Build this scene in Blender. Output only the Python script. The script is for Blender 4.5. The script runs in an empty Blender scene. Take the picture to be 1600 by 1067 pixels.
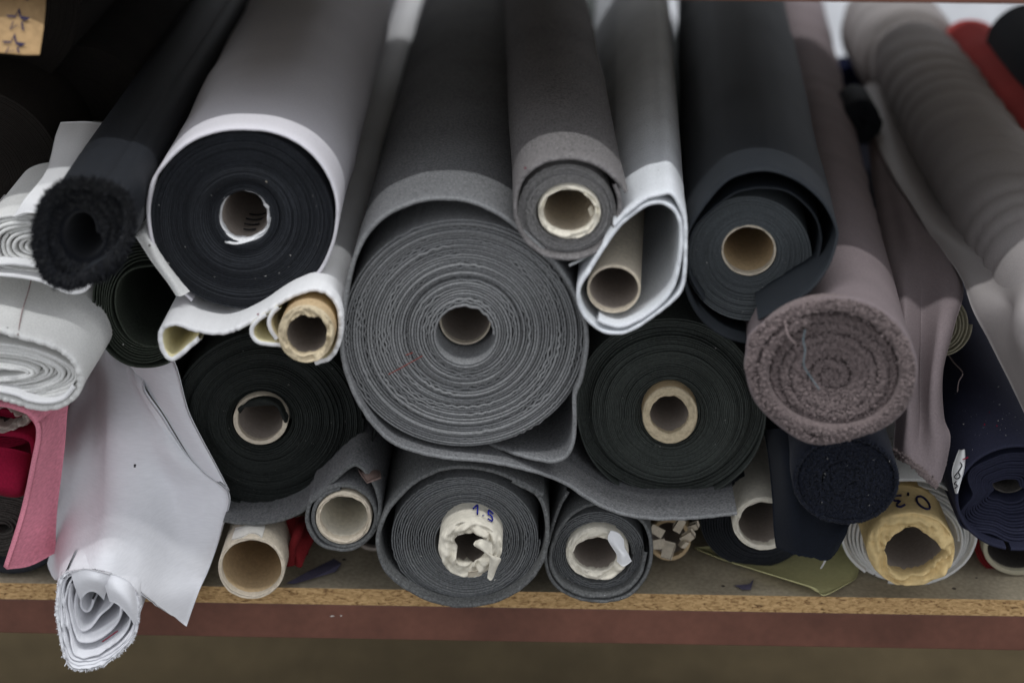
import bpy, math, random
import numpy as np
from mathutils import Matrix, Vector

scene = bpy.context.scene
COL = scene.collection
rng = np.random.default_rng(7)

# ------------------------------------------------------------------ camera
FPX, CX, CY = 3000.0, 800.0, 533.5
PITCH, YAW, ROLL = math.radians(23.2), math.radians(1.0), math.radians(0.45)
fwd = np.array([-math.sin(YAW) * math.cos(PITCH), math.cos(YAW) * math.cos(PITCH), -math.sin(PITCH)])
rgt = np.cross(fwd, [0, 0, 1.0]); rgt /= np.linalg.norm(rgt)
up = np.cross(rgt, fwd)
r2 = rgt * math.cos(ROLL) + up * math.sin(ROLL)
u2 = up * math.cos(ROLL) - rgt * math.sin(ROLL)
rgt, up = r2, u2
CAM = np.array([0.026, -1.467, 0.868])
cam_data = bpy.data.cameras.new("camera")
cam = bpy.data.objects.new("camera", cam_data)
COL.objects.link(cam)
cam.matrix_world = Matrix(((rgt[0], up[0], -fwd[0], CAM[0]), (rgt[1], up[1], -fwd[1], CAM[1]),
                           (rgt[2], up[2], -fwd[2], CAM[2]), (0, 0, 0, 1)))
cam_data.sensor_width = 36
cam_data.lens = FPX / 1600 * 36
cam_data.clip_start, cam_data.clip_end = 0.05, 60
cam_data.dof.use_dof = True
cam_data.dof.focus_distance = 1.62
cam_data.dof.aperture_fstop = 2.8
scene.camera = cam

# ------------------------------------------------------------------ world, lamps, exposure
world = bpy.data.worlds.new("World"); scene.world = world
world.use_nodes = True
bg = world.node_tree.nodes["Background"]
bg.inputs["Color"].default_value = (0.93, 0.965, 1.04, 1)
bg.inputs["Strength"].default_value = 0.89


def area(name, loc, sx, sy, power, col, rot=(0, 0, 0)):
    d = bpy.data.lights.new(name, 'AREA'); d.shape = 'RECTANGLE'
    d.size, d.size_y, d.energy, d.color = sx, sy, power, col
    o = bpy.data.objects.new(name, d); COL.objects.link(o)
    o.location, o.rotation_euler = loc, rot
    return o


area("ceiling_tube_lamp", (0.1, -0.57, 2.3), 3.6, 0.05, 38, (0.97, 0.985, 1.0))
area("rear_ceiling_tube_lamp", (0.1, 1.75, 2.3), 3.6, 0.08, 42, (0.97, 0.98, 1.0))
scene.view_settings.view_transform = 'Standard'
scene.view_settings.look = 'None'
scene.view_settings.exposure = 0.0
scene.view_settings.gamma = 1.0
scene.render.engine = 'CYCLES'
scene.cycles.use_denoising = True
scene.cycles.max_bounces = 8


# ------------------------------------------------------------------ photograph measurement -> place in the room
def W(px, py, Y):
    px, py, Y = np.broadcast_arrays(np.asarray(px, float), np.asarray(py, float), np.asarray(Y, float))
    d = fwd + ((px - CX) / FPX)[..., None] * rgt - ((py - CY) / FPX)[..., None] * up
    t = (Y - CAM[1]) / d[..., 1]
    return CAM + d * t[..., None]


def vnoise(x, seed=0):
    x = np.asarray(x, float)
    i = np.floor(x).astype(np.int64); f = x - i; f = f * f * (3 - 2 * f)

    def h(k):
        v = np.sin(k * 127.1 + seed * 311.7 + 1.3) * 43758.5453
        return (v - np.floor(v)) * 2 - 1
    return h(i) * (1 - f) + h(i + 1) * f


def fbm(x, seed=0, o=3):
    return sum(vnoise(x * 2 ** k, seed + k * 17) / 2 ** k for k in range(o))


def smooth_poly(pts, step=None, n=None, closed=False):
    """Catmull-Rom through the points, resampled evenly."""
    P = np.asarray(pts, float)
    m = len(P)
    ext = np.vstack([P[-1], P, P[0], P[1]]) if closed else np.vstack([2 * P[0] - P[1], P, 2 * P[-1] - P[-2]])
    out = []
    for i in range(m if closed else m - 1):
        p0, p1, p2, p3 = ext[i], ext[i + 1], ext[i + 2], ext[i + 3]
        t = np.linspace(0, 1, 16, endpoint=False)[:, None]
        out.append(0.5 * (2 * p1 + (p2 - p0) * t + (2 * p0 - 5 * p1 + 4 * p2 - p3) * t ** 2 + (3 * p1 - p0 - 3 * p2 + p3) * t ** 3))
    out.append(P[:1] if closed else P[-1:])
    Q = np.vstack(out)
    s = np.r_[0, np.cumsum(np.linalg.norm(np.diff(Q[:, :2], axis=0), axis=1))]
    if n is None:
        n = max(8, int(s[-1] / step))
    u = np.linspace(0, s[-1], n + 1)
    R = np.column_stack([np.interp(u, s, Q[:, k]) for k in range(Q.shape[1])])
    return R[:-1] if closed else R


# ------------------------------------------------------------------ materials
MATS = {}


def fab(name, col, var=0.16, scale=700, rough=0.95, bump=0.35, bscale=1400, fleck=None, big=0.10, aniso=(1, 1, 1), sheen=0.0, spec=0.15, bdist=0.0006):
    m = bpy.data.materials.new(name); m.use_nodes = True
    nt = m.node_tree; N = nt.nodes; L = nt.links
    b = N["Principled BSDF"]
    b.inputs["Roughness"].default_value = rough
    b.inputs["Specular IOR Level"].default_value = spec
    if sheen:
        b.inputs["Sheen Weight"].default_value = sheen
        b.inputs["Sheen Roughness"].default_value = 0.5
    tc = N.new("ShaderNodeTexCoord")
    mp = N.new("ShaderNodeMapping"); mp.inputs["Scale"].default_value = aniso
    L.new(tc.outputs["Object"], mp.inputs["Vector"])
    n1 = N.new("ShaderNodeTexNoise"); n1.inputs["Scale"].default_value = scale; n1.inputs["Detail"].default_value = 3
    L.new(mp.outputs[0], n1.inputs["Vector"])
    n2 = N.new("ShaderNodeTexNoise"); n2.inputs["Scale"].default_value = 14; n2.inputs["Detail"].default_value = 4
    L.new(tc.outputs["Object"], n2.inputs["Vector"])
    r1 = N.new("ShaderNodeMapRange"); r1.inputs[1].default_value = 0.3; r1.inputs[2].default_value = 0.7
    r1.inputs[3].default_value = 1 - var; r1.inputs[4].default_value = 1 + var
    L.new(n1.outputs["Fac"], r1.inputs[0])
    r2_ = N.new("ShaderNodeMapRange"); r2_.inputs[1].default_value = 0.3; r2_.inputs[2].default_value = 0.7
    r2_.inputs[3].default_value = 1 - big; r2_.inputs[4].default_value = 1 + big
    L.new(n2.outputs["Fac"], r2_.inputs[0])
    mu = N.new("ShaderNodeMath"); mu.operation = 'MULTIPLY'
    L.new(r1.outputs[0], mu.inputs[0]); L.new(r2_.outputs[0], mu.inputs[1])
    sc = N.new("ShaderNodeVectorMath"); sc.operation = 'SCALE'; sc.inputs[0].default_value = col[:3]
    L.new(mu.outputs[0], sc.inputs["Scale"])
    out = sc.outputs[0]
    if fleck:
        fc, amt, fs = fleck
        v = N.new("ShaderNodeTexVoronoi"); v.inputs["Scale"].default_value = fs
        L.new(tc.outputs["Object"], v.inputs["Vector"])
        lt = N.new("ShaderNodeMath"); lt.operation = 'LESS_THAN'; lt.inputs[1].default_value = 0.17
        L.new(v.outputs["Distance"], lt.inputs[0])
        wn = N.new("ShaderNodeTexWhiteNoise"); L.new(v.outputs["Position"], wn.inputs["Vector"])
        l2 = N.new("ShaderNodeMath"); l2.operation = 'LESS_THAN'; l2.inputs[1].default_value = amt
        L.new(wn.outputs["Value"], l2.inputs[0])
        an = N.new("ShaderNodeMath"); an.operation = 'MULTIPLY'
        L.new(lt.outputs[0], an.inputs[0]); L.new(l2.outputs[0], an.inputs[1])
        mx = N.new("ShaderNodeMix"); mx.data_type = 'RGBA'
        L.new(an.outputs[0], mx.inputs["Factor"]); L.new(out, mx.inputs["A"]); mx.inputs["B"].default_value = (*fc, 1)
        out = mx.outputs["Result"]
    L.new(out, b.inputs["Base Color"])
    if bump:
        n3 = N.new("ShaderNodeTexNoise"); n3.inputs["Scale"].default_value = bscale; n3.inputs["Detail"].default_value = 2
        L.new(mp.outputs[0], n3.inputs["Vector"])
        bp = N.new("ShaderNodeBump"); bp.inputs["Strength"].default_value = bump; bp.inputs["Distance"].default_value = bdist
        L.new(n3.outputs["Fac"], bp.inputs["Height"]); L.new(bp.outputs[0], b.inputs["Normal"])
    MATS[name] = m
    return m


M_FELT = fab("grey_felt", (0.150, 0.151, 0.153), 0.38, 520, fleck=((0.45, 0.45, 0.46), 0.04, 420), bump=0.6)
M_FELT2 = fab("dark_grey_felt", (0.115, 0.117, 0.115), 0.38, 520, fleck=((0.4, 0.4, 0.4), 0.05, 420), bump=0.6)
M_FELT3 = fab("brown_grey_felt", (0.165, 0.155, 0.152), 0.38, 520, fleck=((0.5, 0.5, 0.5), 0.04, 420), bump=0.6)
M_FELTEDGE = fab("grey_felt_edge", (0.200, 0.202, 0.202), 0.28, 650, bump=0.8)
M_WHITE = fab("white_cotton", (0.74, 0.735, 0.73), 0.05, 900, bump=0.35, big=0.05)
M_COVER = fab("lilac_white_cover", (0.64, 0.62, 0.645), 0.05, 700, bump=0.15, big=0.03)
M_LILAC = fab("pale_lilac_cloth", (0.695, 0.695, 0.715), 0.035, 500, bump=0.3, aniso=(0.25, 0.25, 1.6), fleck=((0.1, 0.1, 0.15), 0.006, 160), big=0.025)
M_NATURAL = fab("natural_white_cloth", (0.66, 0.655, 0.63), 0.10, 700, bump=0.5, fleck=((0.12, 0.11, 0.1), 0.02, 160), big=0.07)
M_IVORY = fab("ivory_backing", (0.72, 0.66, 0.42), 0.06, 800, big=0.05)
M_WFELT = fab("white_felt", (0.69, 0.71, 0.73), 0.12, 800, bump=0.5, fleck=((0.25, 0.25, 0.25), 0.05, 300))
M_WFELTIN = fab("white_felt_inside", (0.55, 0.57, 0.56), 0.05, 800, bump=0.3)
M_BLACK = fab("black_cloth", (0.017, 0.019, 0.023), 0.35, 500, rough=0.8, bump=0.5, big=0.3, spec=0.25)
M_BLACKG = fab("black_green_cloth", (0.047, 0.053, 0.047), 0.35, 500, rough=0.8, bump=0.5, big=0.3, spec=0.25)
M_BLACKD = fab("faded_black_cloth", (0.0185, 0.0210, 0.0190), 0.35, 500, rough=0.85, bump=0.5, big=0.3, spec=0.18)
M_GREEN = fab("dark_green_cloth", (0.040, 0.047, 0.036), 0.3, 600, rough=0.85, bump=0.5, big=0.2)
M_CHAR = fab("charcoal_rubber_cloth", (0.0125, 0.0155, 0.0195), 0.2, 900, rough=0.7, bump=0.3, spec=0.3)
M_PLUSH = fab("black_plush", (0.006, 0.007, 0.010), 0.3, 600, rough=0.9, sheen=0.15)
M_PLUSHBODY = fab("black_plush_backing", (0.013, 0.015, 0.019), 0.3, 500, rough=0.65, spec=0.3, bump=0.3)
M_TAUPE = fab("taupe_cloth", (0.195, 0.160, 0.163), 0.12, 700, bump=0.4, big=0.08)
M_TERRY = fab("taupe_terry", (0.165, 0.130, 0.125), 0.3, 500, bump=0.6, sheen=0.1)
M_TAUPE2 = fab("grey_taupe_cloth", (0.36, 0.332, 0.322), 0.10, 700, bump=0.3, big=0.06)
M_SILVER = fab("silver_grey_satin", (0.315, 0.288, 0.278), 0.06, 700, rough=0.6, bump=0.2, spec=0.4, big=0.05)
M_NAVY = fab("navy_cloth", (0.016, 0.0175, 0.036), 0.25, 700, rough=0.8, bump=0.4, spec=0.25, fleck=((0.3, 0.3, 0.3), 0.008, 160))
M_NAVYT = fab("dark_navy_terry", (0.009, 0.011, 0.019), 0.45, 500, sheen=0.08)
M_NAVYF = fab("dark_navy_cloth", (0.006, 0.008, 0.013), 0.25, 600, sheen=0.05)
M_PINK = fab("pink_jersey", (0.66, 0.235, 0.30), 0.18, 500, bump=0.4, aniso=(1, 0.3, 2))
M_CRIMSON = fab("crimson_cloth", (0.21, 0.005, 0.026), 0.15, 600)
M_RED = fab("red_cloth", (0.42, 0.055, 0.05), 0.12, 600)
M_DRED = fab("dark_red_cloth", (0.15, 0.012, 0.014), 0.15, 600)
M_BROWN = fab("dark_brown_cloth", (0.014, 0.0115, 0.0095), 0.25, 500, rough=0.9, big=0.25)
M_GREYBR = fab("dark_grey_brown_cloth", (0.060, 0.054, 0.048), 0.3, 600, bump=0.5)
M_BLUE = fab("blue_cloth", (0.015, 0.020, 0.062), 0.15, 500)
M_CARD = fab("tan_cardboard", (0.52, 0.385, 0.225), 0.12, 350, rough=0.85, bump=0.4, bscale=500, big=0.12)
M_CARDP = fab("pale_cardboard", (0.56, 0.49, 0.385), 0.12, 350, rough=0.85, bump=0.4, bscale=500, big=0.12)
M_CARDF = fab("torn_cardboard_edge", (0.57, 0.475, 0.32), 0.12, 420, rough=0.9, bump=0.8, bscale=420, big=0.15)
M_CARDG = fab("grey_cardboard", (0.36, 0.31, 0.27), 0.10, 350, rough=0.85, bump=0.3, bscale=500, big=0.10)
M_PAPERC = fab("cream_paper", (0.68, 0.635, 0.53), 0.10, 260, rough=0.8, bump=0.6, bscale=300, big=0.12)
M_PAPERY = fab("yellow_kraft_paper", (0.62, 0.465, 0.225), 0.10, 260, rough=0.75, bump=0.6, bscale=260, big=0.12)
M_PAPERW = fab("white_paper", (0.78, 0.78, 0.78), 0.04, 300, rough=0.7, bump=0.2)
M_KRAFT = fab("kraft_paper", (0.33, 0.215, 0.105), 0.12, 200, rough=0.7, bump=0.3, big=0.15)
M_OLIVE = fab("olive_yellow_paper", (0.56, 0.53, 0.27), 0.06, 300, rough=0.7, bump=0.2, big=0.06)
M_CHARE = fab("charcoal_cut_edge", (0.078, 0.086, 0.090), 0.2, 700, rough=0.75, bump=0.3)
M_FELT2E = fab("dark_grey_felt_edge", (0.150, 0.154, 0.155), 0.3, 600, bump=0.8)
M_FELT3E = fab("brown_grey_felt_edge", (0.27, 0.262, 0.255), 0.3, 600, bump=0.8)
M_GLUE = fab("dried_glue", (0.68, 0.655, 0.60), 0.06, 300, rough=0.6)
M_CREAMO = fab("olive_cream_cloth", (0.36, 0.33, 0.24), 0.1, 500)
M_INK = fab("dark_blue_ink", (0.014, 0.013, 0.05), 0.1, 300, rough=0.6, bump=0)
M_INKB = fab("blue_ink", (0.02, 0.025, 0.25), 0.1, 300, rough=0.6, bump=0)
M_BLKINK = fab("black_ink", (0.012, 0.012, 0.014), 0.1, 300, rough=0.6, bump=0)
M_THREAD = fab("blue_grey_thread", (0.15, 0.21, 0.235), 0.1, 500, bump=0)
M_TTHREAD = fab("taupe_thread", (0.33, 0.26, 0.25), 0.1, 500, bump=0)
M_WTHREAD = fab("white_thread", (0.7, 0.7, 0.68), 0.1, 500, bump=0)
M_LINT = fab("pale_lint", (0.36, 0.35, 0.33), 0.3, 300, bump=0)
M_REDINK = fab("faded_red_mark", (0.20, 0.04, 0.03), 0.3, 900, bump=0)
M_LEATHER = fab("brown_leather", (0.17, 0.12, 0.105), 0.2, 500, rough=0.6, bump=0.5)
M_VIOLET = fab("grey_violet_scrap", (0.11, 0.10, 0.15), 0.15, 500)
M_WALL = fab("white_wall_paint", (0.74, 0.755, 0.78), 0.03, 60, rough=0.8, bump=0.1, bscale=200)
M_FLOOR = fab("grey_floor_paint", (0.20, 0.19, 0.17), 0.1, 40, rough=0.7, bump=0.1, bscale=200)
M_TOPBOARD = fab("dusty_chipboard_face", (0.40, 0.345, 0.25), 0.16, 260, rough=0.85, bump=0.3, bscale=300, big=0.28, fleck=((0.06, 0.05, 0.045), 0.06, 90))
M_RAIL = fab("oxide_red_paint", (0.150, 0.062, 0.041), 0.08, 120, rough=0.5, bump=0.12, bscale=250, big=0.22, spec=0.35)
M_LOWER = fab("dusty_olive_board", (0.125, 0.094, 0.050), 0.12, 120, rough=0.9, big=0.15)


def chip_edge():
    m = bpy.data.materials.new("chipboard_cut_edge"); m.use_nodes = True
    N = m.node_tree.nodes; L = m.node_tree.links; b = N["Principled BSDF"]
    b.inputs["Roughness"].default_value = 0.9
    tc = N.new("ShaderNodeTexCoord"); mp = N.new("ShaderNodeMapping"); mp.inputs["Scale"].default_value = (170, 260, 420)
    L.new(tc.outputs["Object"], mp.inputs[0])
    n = N.new("ShaderNodeTexNoise"); n.inputs["Scale"].default_value = 1.0; n.inputs["Detail"].default_value = 4; n.inputs["Distortion"].default_value = 1.0
    L.new(mp.outputs[0], n.inputs[0])
    r = N.new("ShaderNodeValToRGB")
    e = r.color_ramp.elements
    e[0].position, e[0].color = 0.27, (0.06, 0.03, 0.012, 1)
    e[1].position, e[1].color = 0.66, (0.62, 0.40, 0.185, 1)
    k = e.new(0.37); k.color = (0.28, 0.155, 0.06, 1)
    k = e.new(0.46); k.color = (0.44, 0.275, 0.115, 1)
    L.new(n.outputs["Fac"], r.inputs[0]); L.new(r.outputs[0], b.inputs["Base Color"])
    bp = N.new("ShaderNodeBump"); bp.inputs["Strength"].default_value = 0.8; bp.inputs["Distance"].default_value = 0.0012
    L.new(n.outputs["Fac"], bp.inputs["Height"]); L.new(bp.outputs[0], b.inputs["Normal"])
    return m


M_CHIP = chip_edge()


# ------------------------------------------------------------------ things and parts
def thing(name, label, cat, loc, group=None):
    o = bpy.data.objects.new(name, None); COL.objects.link(o)
    o.location = [float(v) for v in loc]
    o.empty_display_size = 0.02
    o["label"], o["category"] = label, cat
    if group:
        o["group"] = group
    return o


def mesh_obj(name, V, F, mat, parent=None, smooth=True, kind=None, label=None, cat=None, group=None, mats=None, midx=None):
    V = np.asarray(V, float)
    org = np.zeros(3)
    p = parent
    while p is not None:
        org += np.array(p.location); p = p.parent
    own = np.zeros(3)
    if parent is None:
        own = np.array([V[:, 0].mean(), V[:, 1].mean(), V[:, 2].min()])
        org = own
    me = bpy.data.meshes.new(name)
    V = V - org
    if isinstance(F, np.ndarray):
        k = F.shape[1]; n = len(F)
        me.vertices.add(len(V)); me.vertices.foreach_set("co", V.astype(np.float32).ravel())
        me.loops.add(n * k); me.loops.foreach_set("vertex_index", F.astype(np.int32).ravel())
        me.polygons.add(n); me.polygons.foreach_set("loop_start", np.arange(0, n * k, k, dtype=np.int32))
        me.update(calc_edges=True); me.validate()
    else:
        me.from_pydata(V.tolist(), [], [list(f) for f in F])
    for mm in (mats or [mat]):
        me.materials.append(mm)
    n = len(me.polygons)
    me.polygons.foreach_set("use_smooth", np.full(n, smooth, dtype=bool))
    if midx is not None and len(midx) == n:
        me.polygons.foreach_set("material_index", np.asarray(midx, dtype=np.int32))
    o = bpy.data.objects.new(name, me); COL.objects.link(o)
    if parent is not None:
        o.parent = parent
    else:
        o.location = own
    for k, v in (("kind", kind), ("label", label), ("category", cat), ("group", group)):
        if v:
            o[k] = v
    return o


def grid_faces(n, m, wrap_n=False, wrap_m=False):
    a = np.arange(n if wrap_n else n - 1)[:, None]; b = np.arange(m if wrap_m else m - 1)[None, :]
    a2, b2 = (a + 1) % n, (b + 1) % m
    return np.stack([a * m + b, a2 * m + b, a2 * m + b2, a * m + b2], -1).reshape(-1, 4)


def sheet(name, parent, px, Y, L, th, mat, ax=(0, 0), rows=(), fray=0.0, fray_freq=0.5, closed=False, disp=None,
          cen=None, shrink=None, inner_mat=None, seed=0, yj=None, already=False, step=4.0, edge_mat=None, **kw):
    """A cloth of given thickness: its front edge follows px on the plane(s) Y, and it runs back L metres."""
    P = np.asarray(px, float)
    if not already:
        if np.ndim(Y) and len(np.atleast_1d(Y)) == len(P):
            P = np.column_stack([P, Y]); P = smooth_poly(P, step, closed=closed); Y = P[:, 2]
        else:
            P = smooth_poly(P, step, closed=closed)
    N = len(P)
    Y = np.broadcast_to(np.asarray(Y, float), (N,)).copy()
    Q = W(P[:, 0], P[:, 1], Y)
    if closed:
        T = np.roll(Q, -1, 0) - np.roll(Q, 1, 0)
    else:
        T = np.gradient(Q, axis=0)
    nrm = np.column_stack([T[:, 2], np.zeros(N), -T[:, 0]])
    nrm /= np.linalg.norm(nrm, axis=1)[:, None] + 1e-12
    s = np.r_[0, np.cumsum(np.linalg.norm(np.diff(Q, axis=0), axis=1))]
    if yj is not None:
        Y = Y + yj
    c0 = Q.mean(0)
    th = np.broadcast_to(np.asarray(th, float), (N,))
    thm = float(th.mean())
    rr = [r for r in rows if r < L]
    path = [(L, 1)] + [(r, 1) for r in reversed(rr)] + [(0.35 * thm, 1), (0, .6), (0, -.6), (0.35 * thm, -1)] + [(r, -1) for r in rr] + [(L, -1)]
    K = len(path)
    V = np.zeros((N, K, 3))
    fr = fray * fbm(s / 0.001 * fray_freq * 0.3, seed + 3, 3) if fray else 0
    for k, (t, o) in enumerate(path):
        pos = Q + nrm * (o * th / 2)[:, None]
        if disp is not None and t > 0.0:
            pos = pos + nrm * disp(s, t, Q)[:, None]
        if shrink is not None:
            f = shrink(t)
            pos[:, [0, 2]] = c0[[0, 2]] + (pos[:, [0, 2]] - c0[[0, 2]]) * f
        dx, dz = cen(t) if cen else (ax[0] * t, ax[1] * t)
        V[:, k, 0] = pos[:, 0] + dx
        V[:, k, 2] = pos[:, 2] + dz
        V[:, k, 1] = Y + t + (fr if t <= 0.4 * thm else 0)
    F = grid_faces(N, K, wrap_n=closed)
    mats = midx = None
    if inner_mat is not None or edge_mat is not None:
        kk = np.tile(np.arange(K - 1), N if closed else N - 1)
        nr = len(rr)
        fi = nr + 1
        mats = [mat, edge_mat or mat, inner_mat or mat]
        midx = np.where(kk < fi, 0, np.where(kk <= fi + 2, 1, 2))
    return mesh_obj(name, V.reshape(-1, 3), F, mat, parent, mats=mats, midx=midx, **kw)


def spiral(cx, cy, rx0, ry0, rx1, ry1, turns, c1=None, start=0.0, step=3.5, cw=1, lump=(), lump_in=None, ripple=None, seed=0, uneven=0.25):
    c1 = c1 or (cx, cy)
    n = int(math.pi * (rx0 + rx1) * turns / step)
    rad = np.linspace(0, 1, 4000)
    rr = rx0 + (rx1 - rx0) * rad
    cum = np.r_[0, np.cumsum((rr[1:] + rr[:-1]) / 2)]; cum /= cum[-1]
    u = np.interp(np.linspace(0, 1, n), cum, rad)
    tt = u * turns
    th = start + cw * 2 * math.pi * tt
    uu = u + uneven * vnoise(tt + 0.0, seed) / turns * 0.5
    rx = rx0 + (rx1 - rx0) * uu; ry = ry0 + (ry1 - ry0) * uu
    f = np.ones(n)
    for a, k, ph in lump:
        w = u if lump_in is None else (lump_in + (1 - lump_in) * u)
        f += a * w * np.cos(k * th + ph)
    rx, ry = rx * f, ry * f
    if ripple:
        amp, wl, dens = ripple
        arc = rr.mean() * 0 + np.interp(np.linspace(0, 1, n), np.linspace(0, 1, n), np.cumsum(np.full(n, step)))
        mask = np.clip(fbm(arc / 55.0, seed + 5, 2) * 2.6 - 0.75 + dens, 0, 1)
        off = amp * mask * np.sin(2 * math.pi * arc / wl + 5 * vnoise(arc / 40, seed + 9))
        rx, ry = rx + off, ry + off
    x = cx + (c1[0] - cx) * u + rx * np.cos(th)
    y = cy + (c1[1] - cy) * u - ry * np.sin(th)
    return np.column_stack([x, y]), tt, th, u


def winding(parent, mat, c, r0, r1, turns, Y, L=1.25, fill=0.82, jit=0.0012, name="wound_cloth", ax=(0, 0), band=0.0, recess=None, seed=1, **kw):
    skw = {k: kw.pop(k) for k in list(kw) if k in ("c1", "start", "step", "cw", "lump", "lump_in", "ripple", "uneven")}
    P, tt, th, u = spiral(c[0], c[1], r0[0], r0[1], r1[0], r1[1], turns, seed=seed, **skw)
    a = W(c[0], c[1], Y); b = W(c[0] + (r1[0] - r0[0]), c[1], Y)
    pitch = np.linalg.norm(b - a) / turns
    yj = jit * (vnoise(tt * 1.0 + 0.37 * np.sin(th), seed + 2) + 0.5 * vnoise(tt * 5, seed + 4)) + band * vnoise(tt * 0.22, seed + 8)
    if recess is not None:
        yj = yj + recess(u, th)
    return sheet(name, parent, P, Y, L, pitch * fill, mat, ax=ax, already=True, yj=yj, seed=seed, **kw)


def core(parent, c, r, h, Y, L=1.25, mat=None, in_mat=None, rin=None, hc=None, jag=0.0, jk=7, puck=0.0, pk=11, ax=(0, 0), seed=0, name="cardboard_core", n=200, wob=0.0, edge=0.0012, label=None, face=None, bulge=0.25):
    """A paper tube: outer wall, rim drawn in to the hole, inner wall."""
    hc = hc or c
    th = np.linspace(0, 2 * math.pi, n, endpoint=False)
    cyc = th / (2 * math.pi)

    def per(freq, sd):
        x = cyc * freq
        a = fbm(x, sd, 2); b_ = fbm(x - freq, sd, 2)
        return a * (1 - cyc) + b_ * cyc
    jg = 1 + jag * per(jk, seed) + jag * 0.22 * per(jk * 3, seed + 40)
    wo = 1 + wob * per(6, seed + 21)
    Po = np.column_stack([c[0] + r[0] * wo * np.cos(th), c[1] - r[1] * wo * np.sin(th)])
    Ph = np.column_stack([hc[0] + h[0] * jg * np.cos(th), hc[1] - h[1] * jg * np.sin(th)])
    rin = rin or (max(h[0] * 1.02, r[0] * 0.80), max(h[1] * 1.02, r[1] * 0.80))
    Pi = np.column_stack([c[0] + rin[0] * np.cos(th), c[1] - rin[1] * np.sin(th)])
    O = W(Po[:, 0], Po[:, 1], Y); H = W(Ph[:, 0], Ph[:, 1], Y); I = W(Pi[:, 0], Pi[:, 1], Y)
    rid = 0.55 - 1.5 * np.abs(per(pk, seed + 11)); rid2 = per(pk * 2, seed + 17) + 0.6 * per(pk * 5, seed + 19)
    rows = []

    def crum(w):
        a = np.abs(per(pk, seed + 31) + 0.55 * np.sin(7 * w + 9 * per(3, seed + 33)))
        b_ = np.abs(per(pk * 2.0, seed + 35) - 0.6 * np.cos(9 * w + 7 * per(4, seed + 37)))
        return 1.2 * (0.45 - a) + 0.7 * (0.4 - b_)

    def add(P, t, dy=0):
        q = P.copy(); q[:, 0] += ax[0] * t; q[:, 2] += ax[1] * t; q[:, 1] += t + dy; rows.append(q)
    add(O, L); add(O, 0.05); add(O, 0.02); add(O, 0.008 + 0 * edge); add(O, edge * 1.2, puck * 0.3 * rid2)
    add(O + (H - O) * 0.06, edge * 0.35, puck * (0.5 * rid + 0.2 * rid2))
    for w in (0.12, 0.2, 0.3, 0.4, 0.5, 0.6, 0.7, 0.8, 0.9, 0.96):
        add(O + (H - O) * w, 0, -puck * bulge * math.sin(math.pi * w) + puck * (0.9 * crum(w) + 0.08 * rid2) + 0.5 * puck * rid * w)
    add(H, edge * 0.8, puck * 0.8 * rid)
    add(H + (I - H) * 0.35, 0.006 + puck, puck * rid2)
    add(I, 0.02 + 2 * puck); add(I, 0.08); add(I, 0.3); add(I, L)
    V = np.stack(rows, 1); K = V.shape[1]
    F = grid_faces(n, K, wrap_n=True)
    mats = midx = None
    if in_mat is not None:
        mats = [mat, in_mat, face or mat]
        kk = np.tile(np.arange(K - 1), n)
        midx = np.where(kk >= K - 5, 1, np.where(kk >= 4, 2, 0))
    return mesh_obj(name, V.reshape(-1, 3), F, mat, parent, mats=mats, midx=midx, label=label)


def loft(name, parent, G, th, mat, nu=10, nv=10, fray=0.0, wr=None, back_mat=None, world_pts=False, **kw):
    """A cloth through a net of places (photo x, photo y, depth), smoothed and given thickness."""
    G = np.asarray(G, float)
    P = G if world_pts else W(G[..., 0], G[..., 1], G[..., 2])

    def ups(A, k):
        m = A.shape[0]
        e = np.concatenate([2 * A[:1] - A[1:2], A, 2 * A[-1:] - A[-2:-1]])
        out = []
        for i in range(m - 1):
            p0, p1, p2, p3 = e[i], e[i + 1], e[i + 2], e[i + 3]
            for t in np.linspace(0, 1, k, endpoint=False):
                out.append(0.5 * (2 * p1 + (p2 - p0) * t + (2 * p0 - 5 * p1 + 4 * p2 - p3) * t * t + (3 * p1 - p0 - 3 * p2 + p3) * t ** 3))
        out.append(A[-1])
        return np.stack(out)
    P = ups(P, nu); P = ups(P.swapaxes(0, 1), nv).swapaxes(0, 1)
    n, m = P.shape[:2]
    nr = np.cross(np.gradient(P, axis=0), np.gradient(P, axis=1))
    nr /= np.linalg.norm(nr, axis=2)[..., None] + 1e-12
    if wr is not None:
        P = P + nr * wr(np.linspace(0, 1, n)[:, None], np.linspace(0, 1, m)[None, :])[..., None]
    if fray:
        d = P[-1] - P[-3]; d /= np.linalg.norm(d, axis=1)[:, None] + 1e-9
        P[-1] += d * (fray * fbm(np.arange(m) * 0.9, 5, 2))[:, None]
    A = (P + nr * th / 2).reshape(-1, 3); B = (P - nr * th / 2).reshape(-1, 3)
    F1 = grid_faces(n, m); F2 = F1[:, ::-1] + n * m
    idx = np.arange(n * m).reshape(n, m)
    ring = np.concatenate([idx[0, :-1], idx[:-1, -1], idx[-1, :0:-1], idx[:0:-1, 0]])
    r2n = np.roll(ring, -1)
    F3 = np.column_stack([ring, ring + n * m, r2n + n * m, r2n])
    F = np.vstack([F1, F2, F3])
    mats = midx = None
    if back_mat is not None:
        mats = [mat, back_mat]; midx = np.r_[np.zeros(len(F1)), np.ones(len(F2)), np.zeros(len(F3))].astype(int)
    return mesh_obj(name, np.vstack([A, B]), F, mat, parent, mats=mats, midx=midx, **kw)


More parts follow.
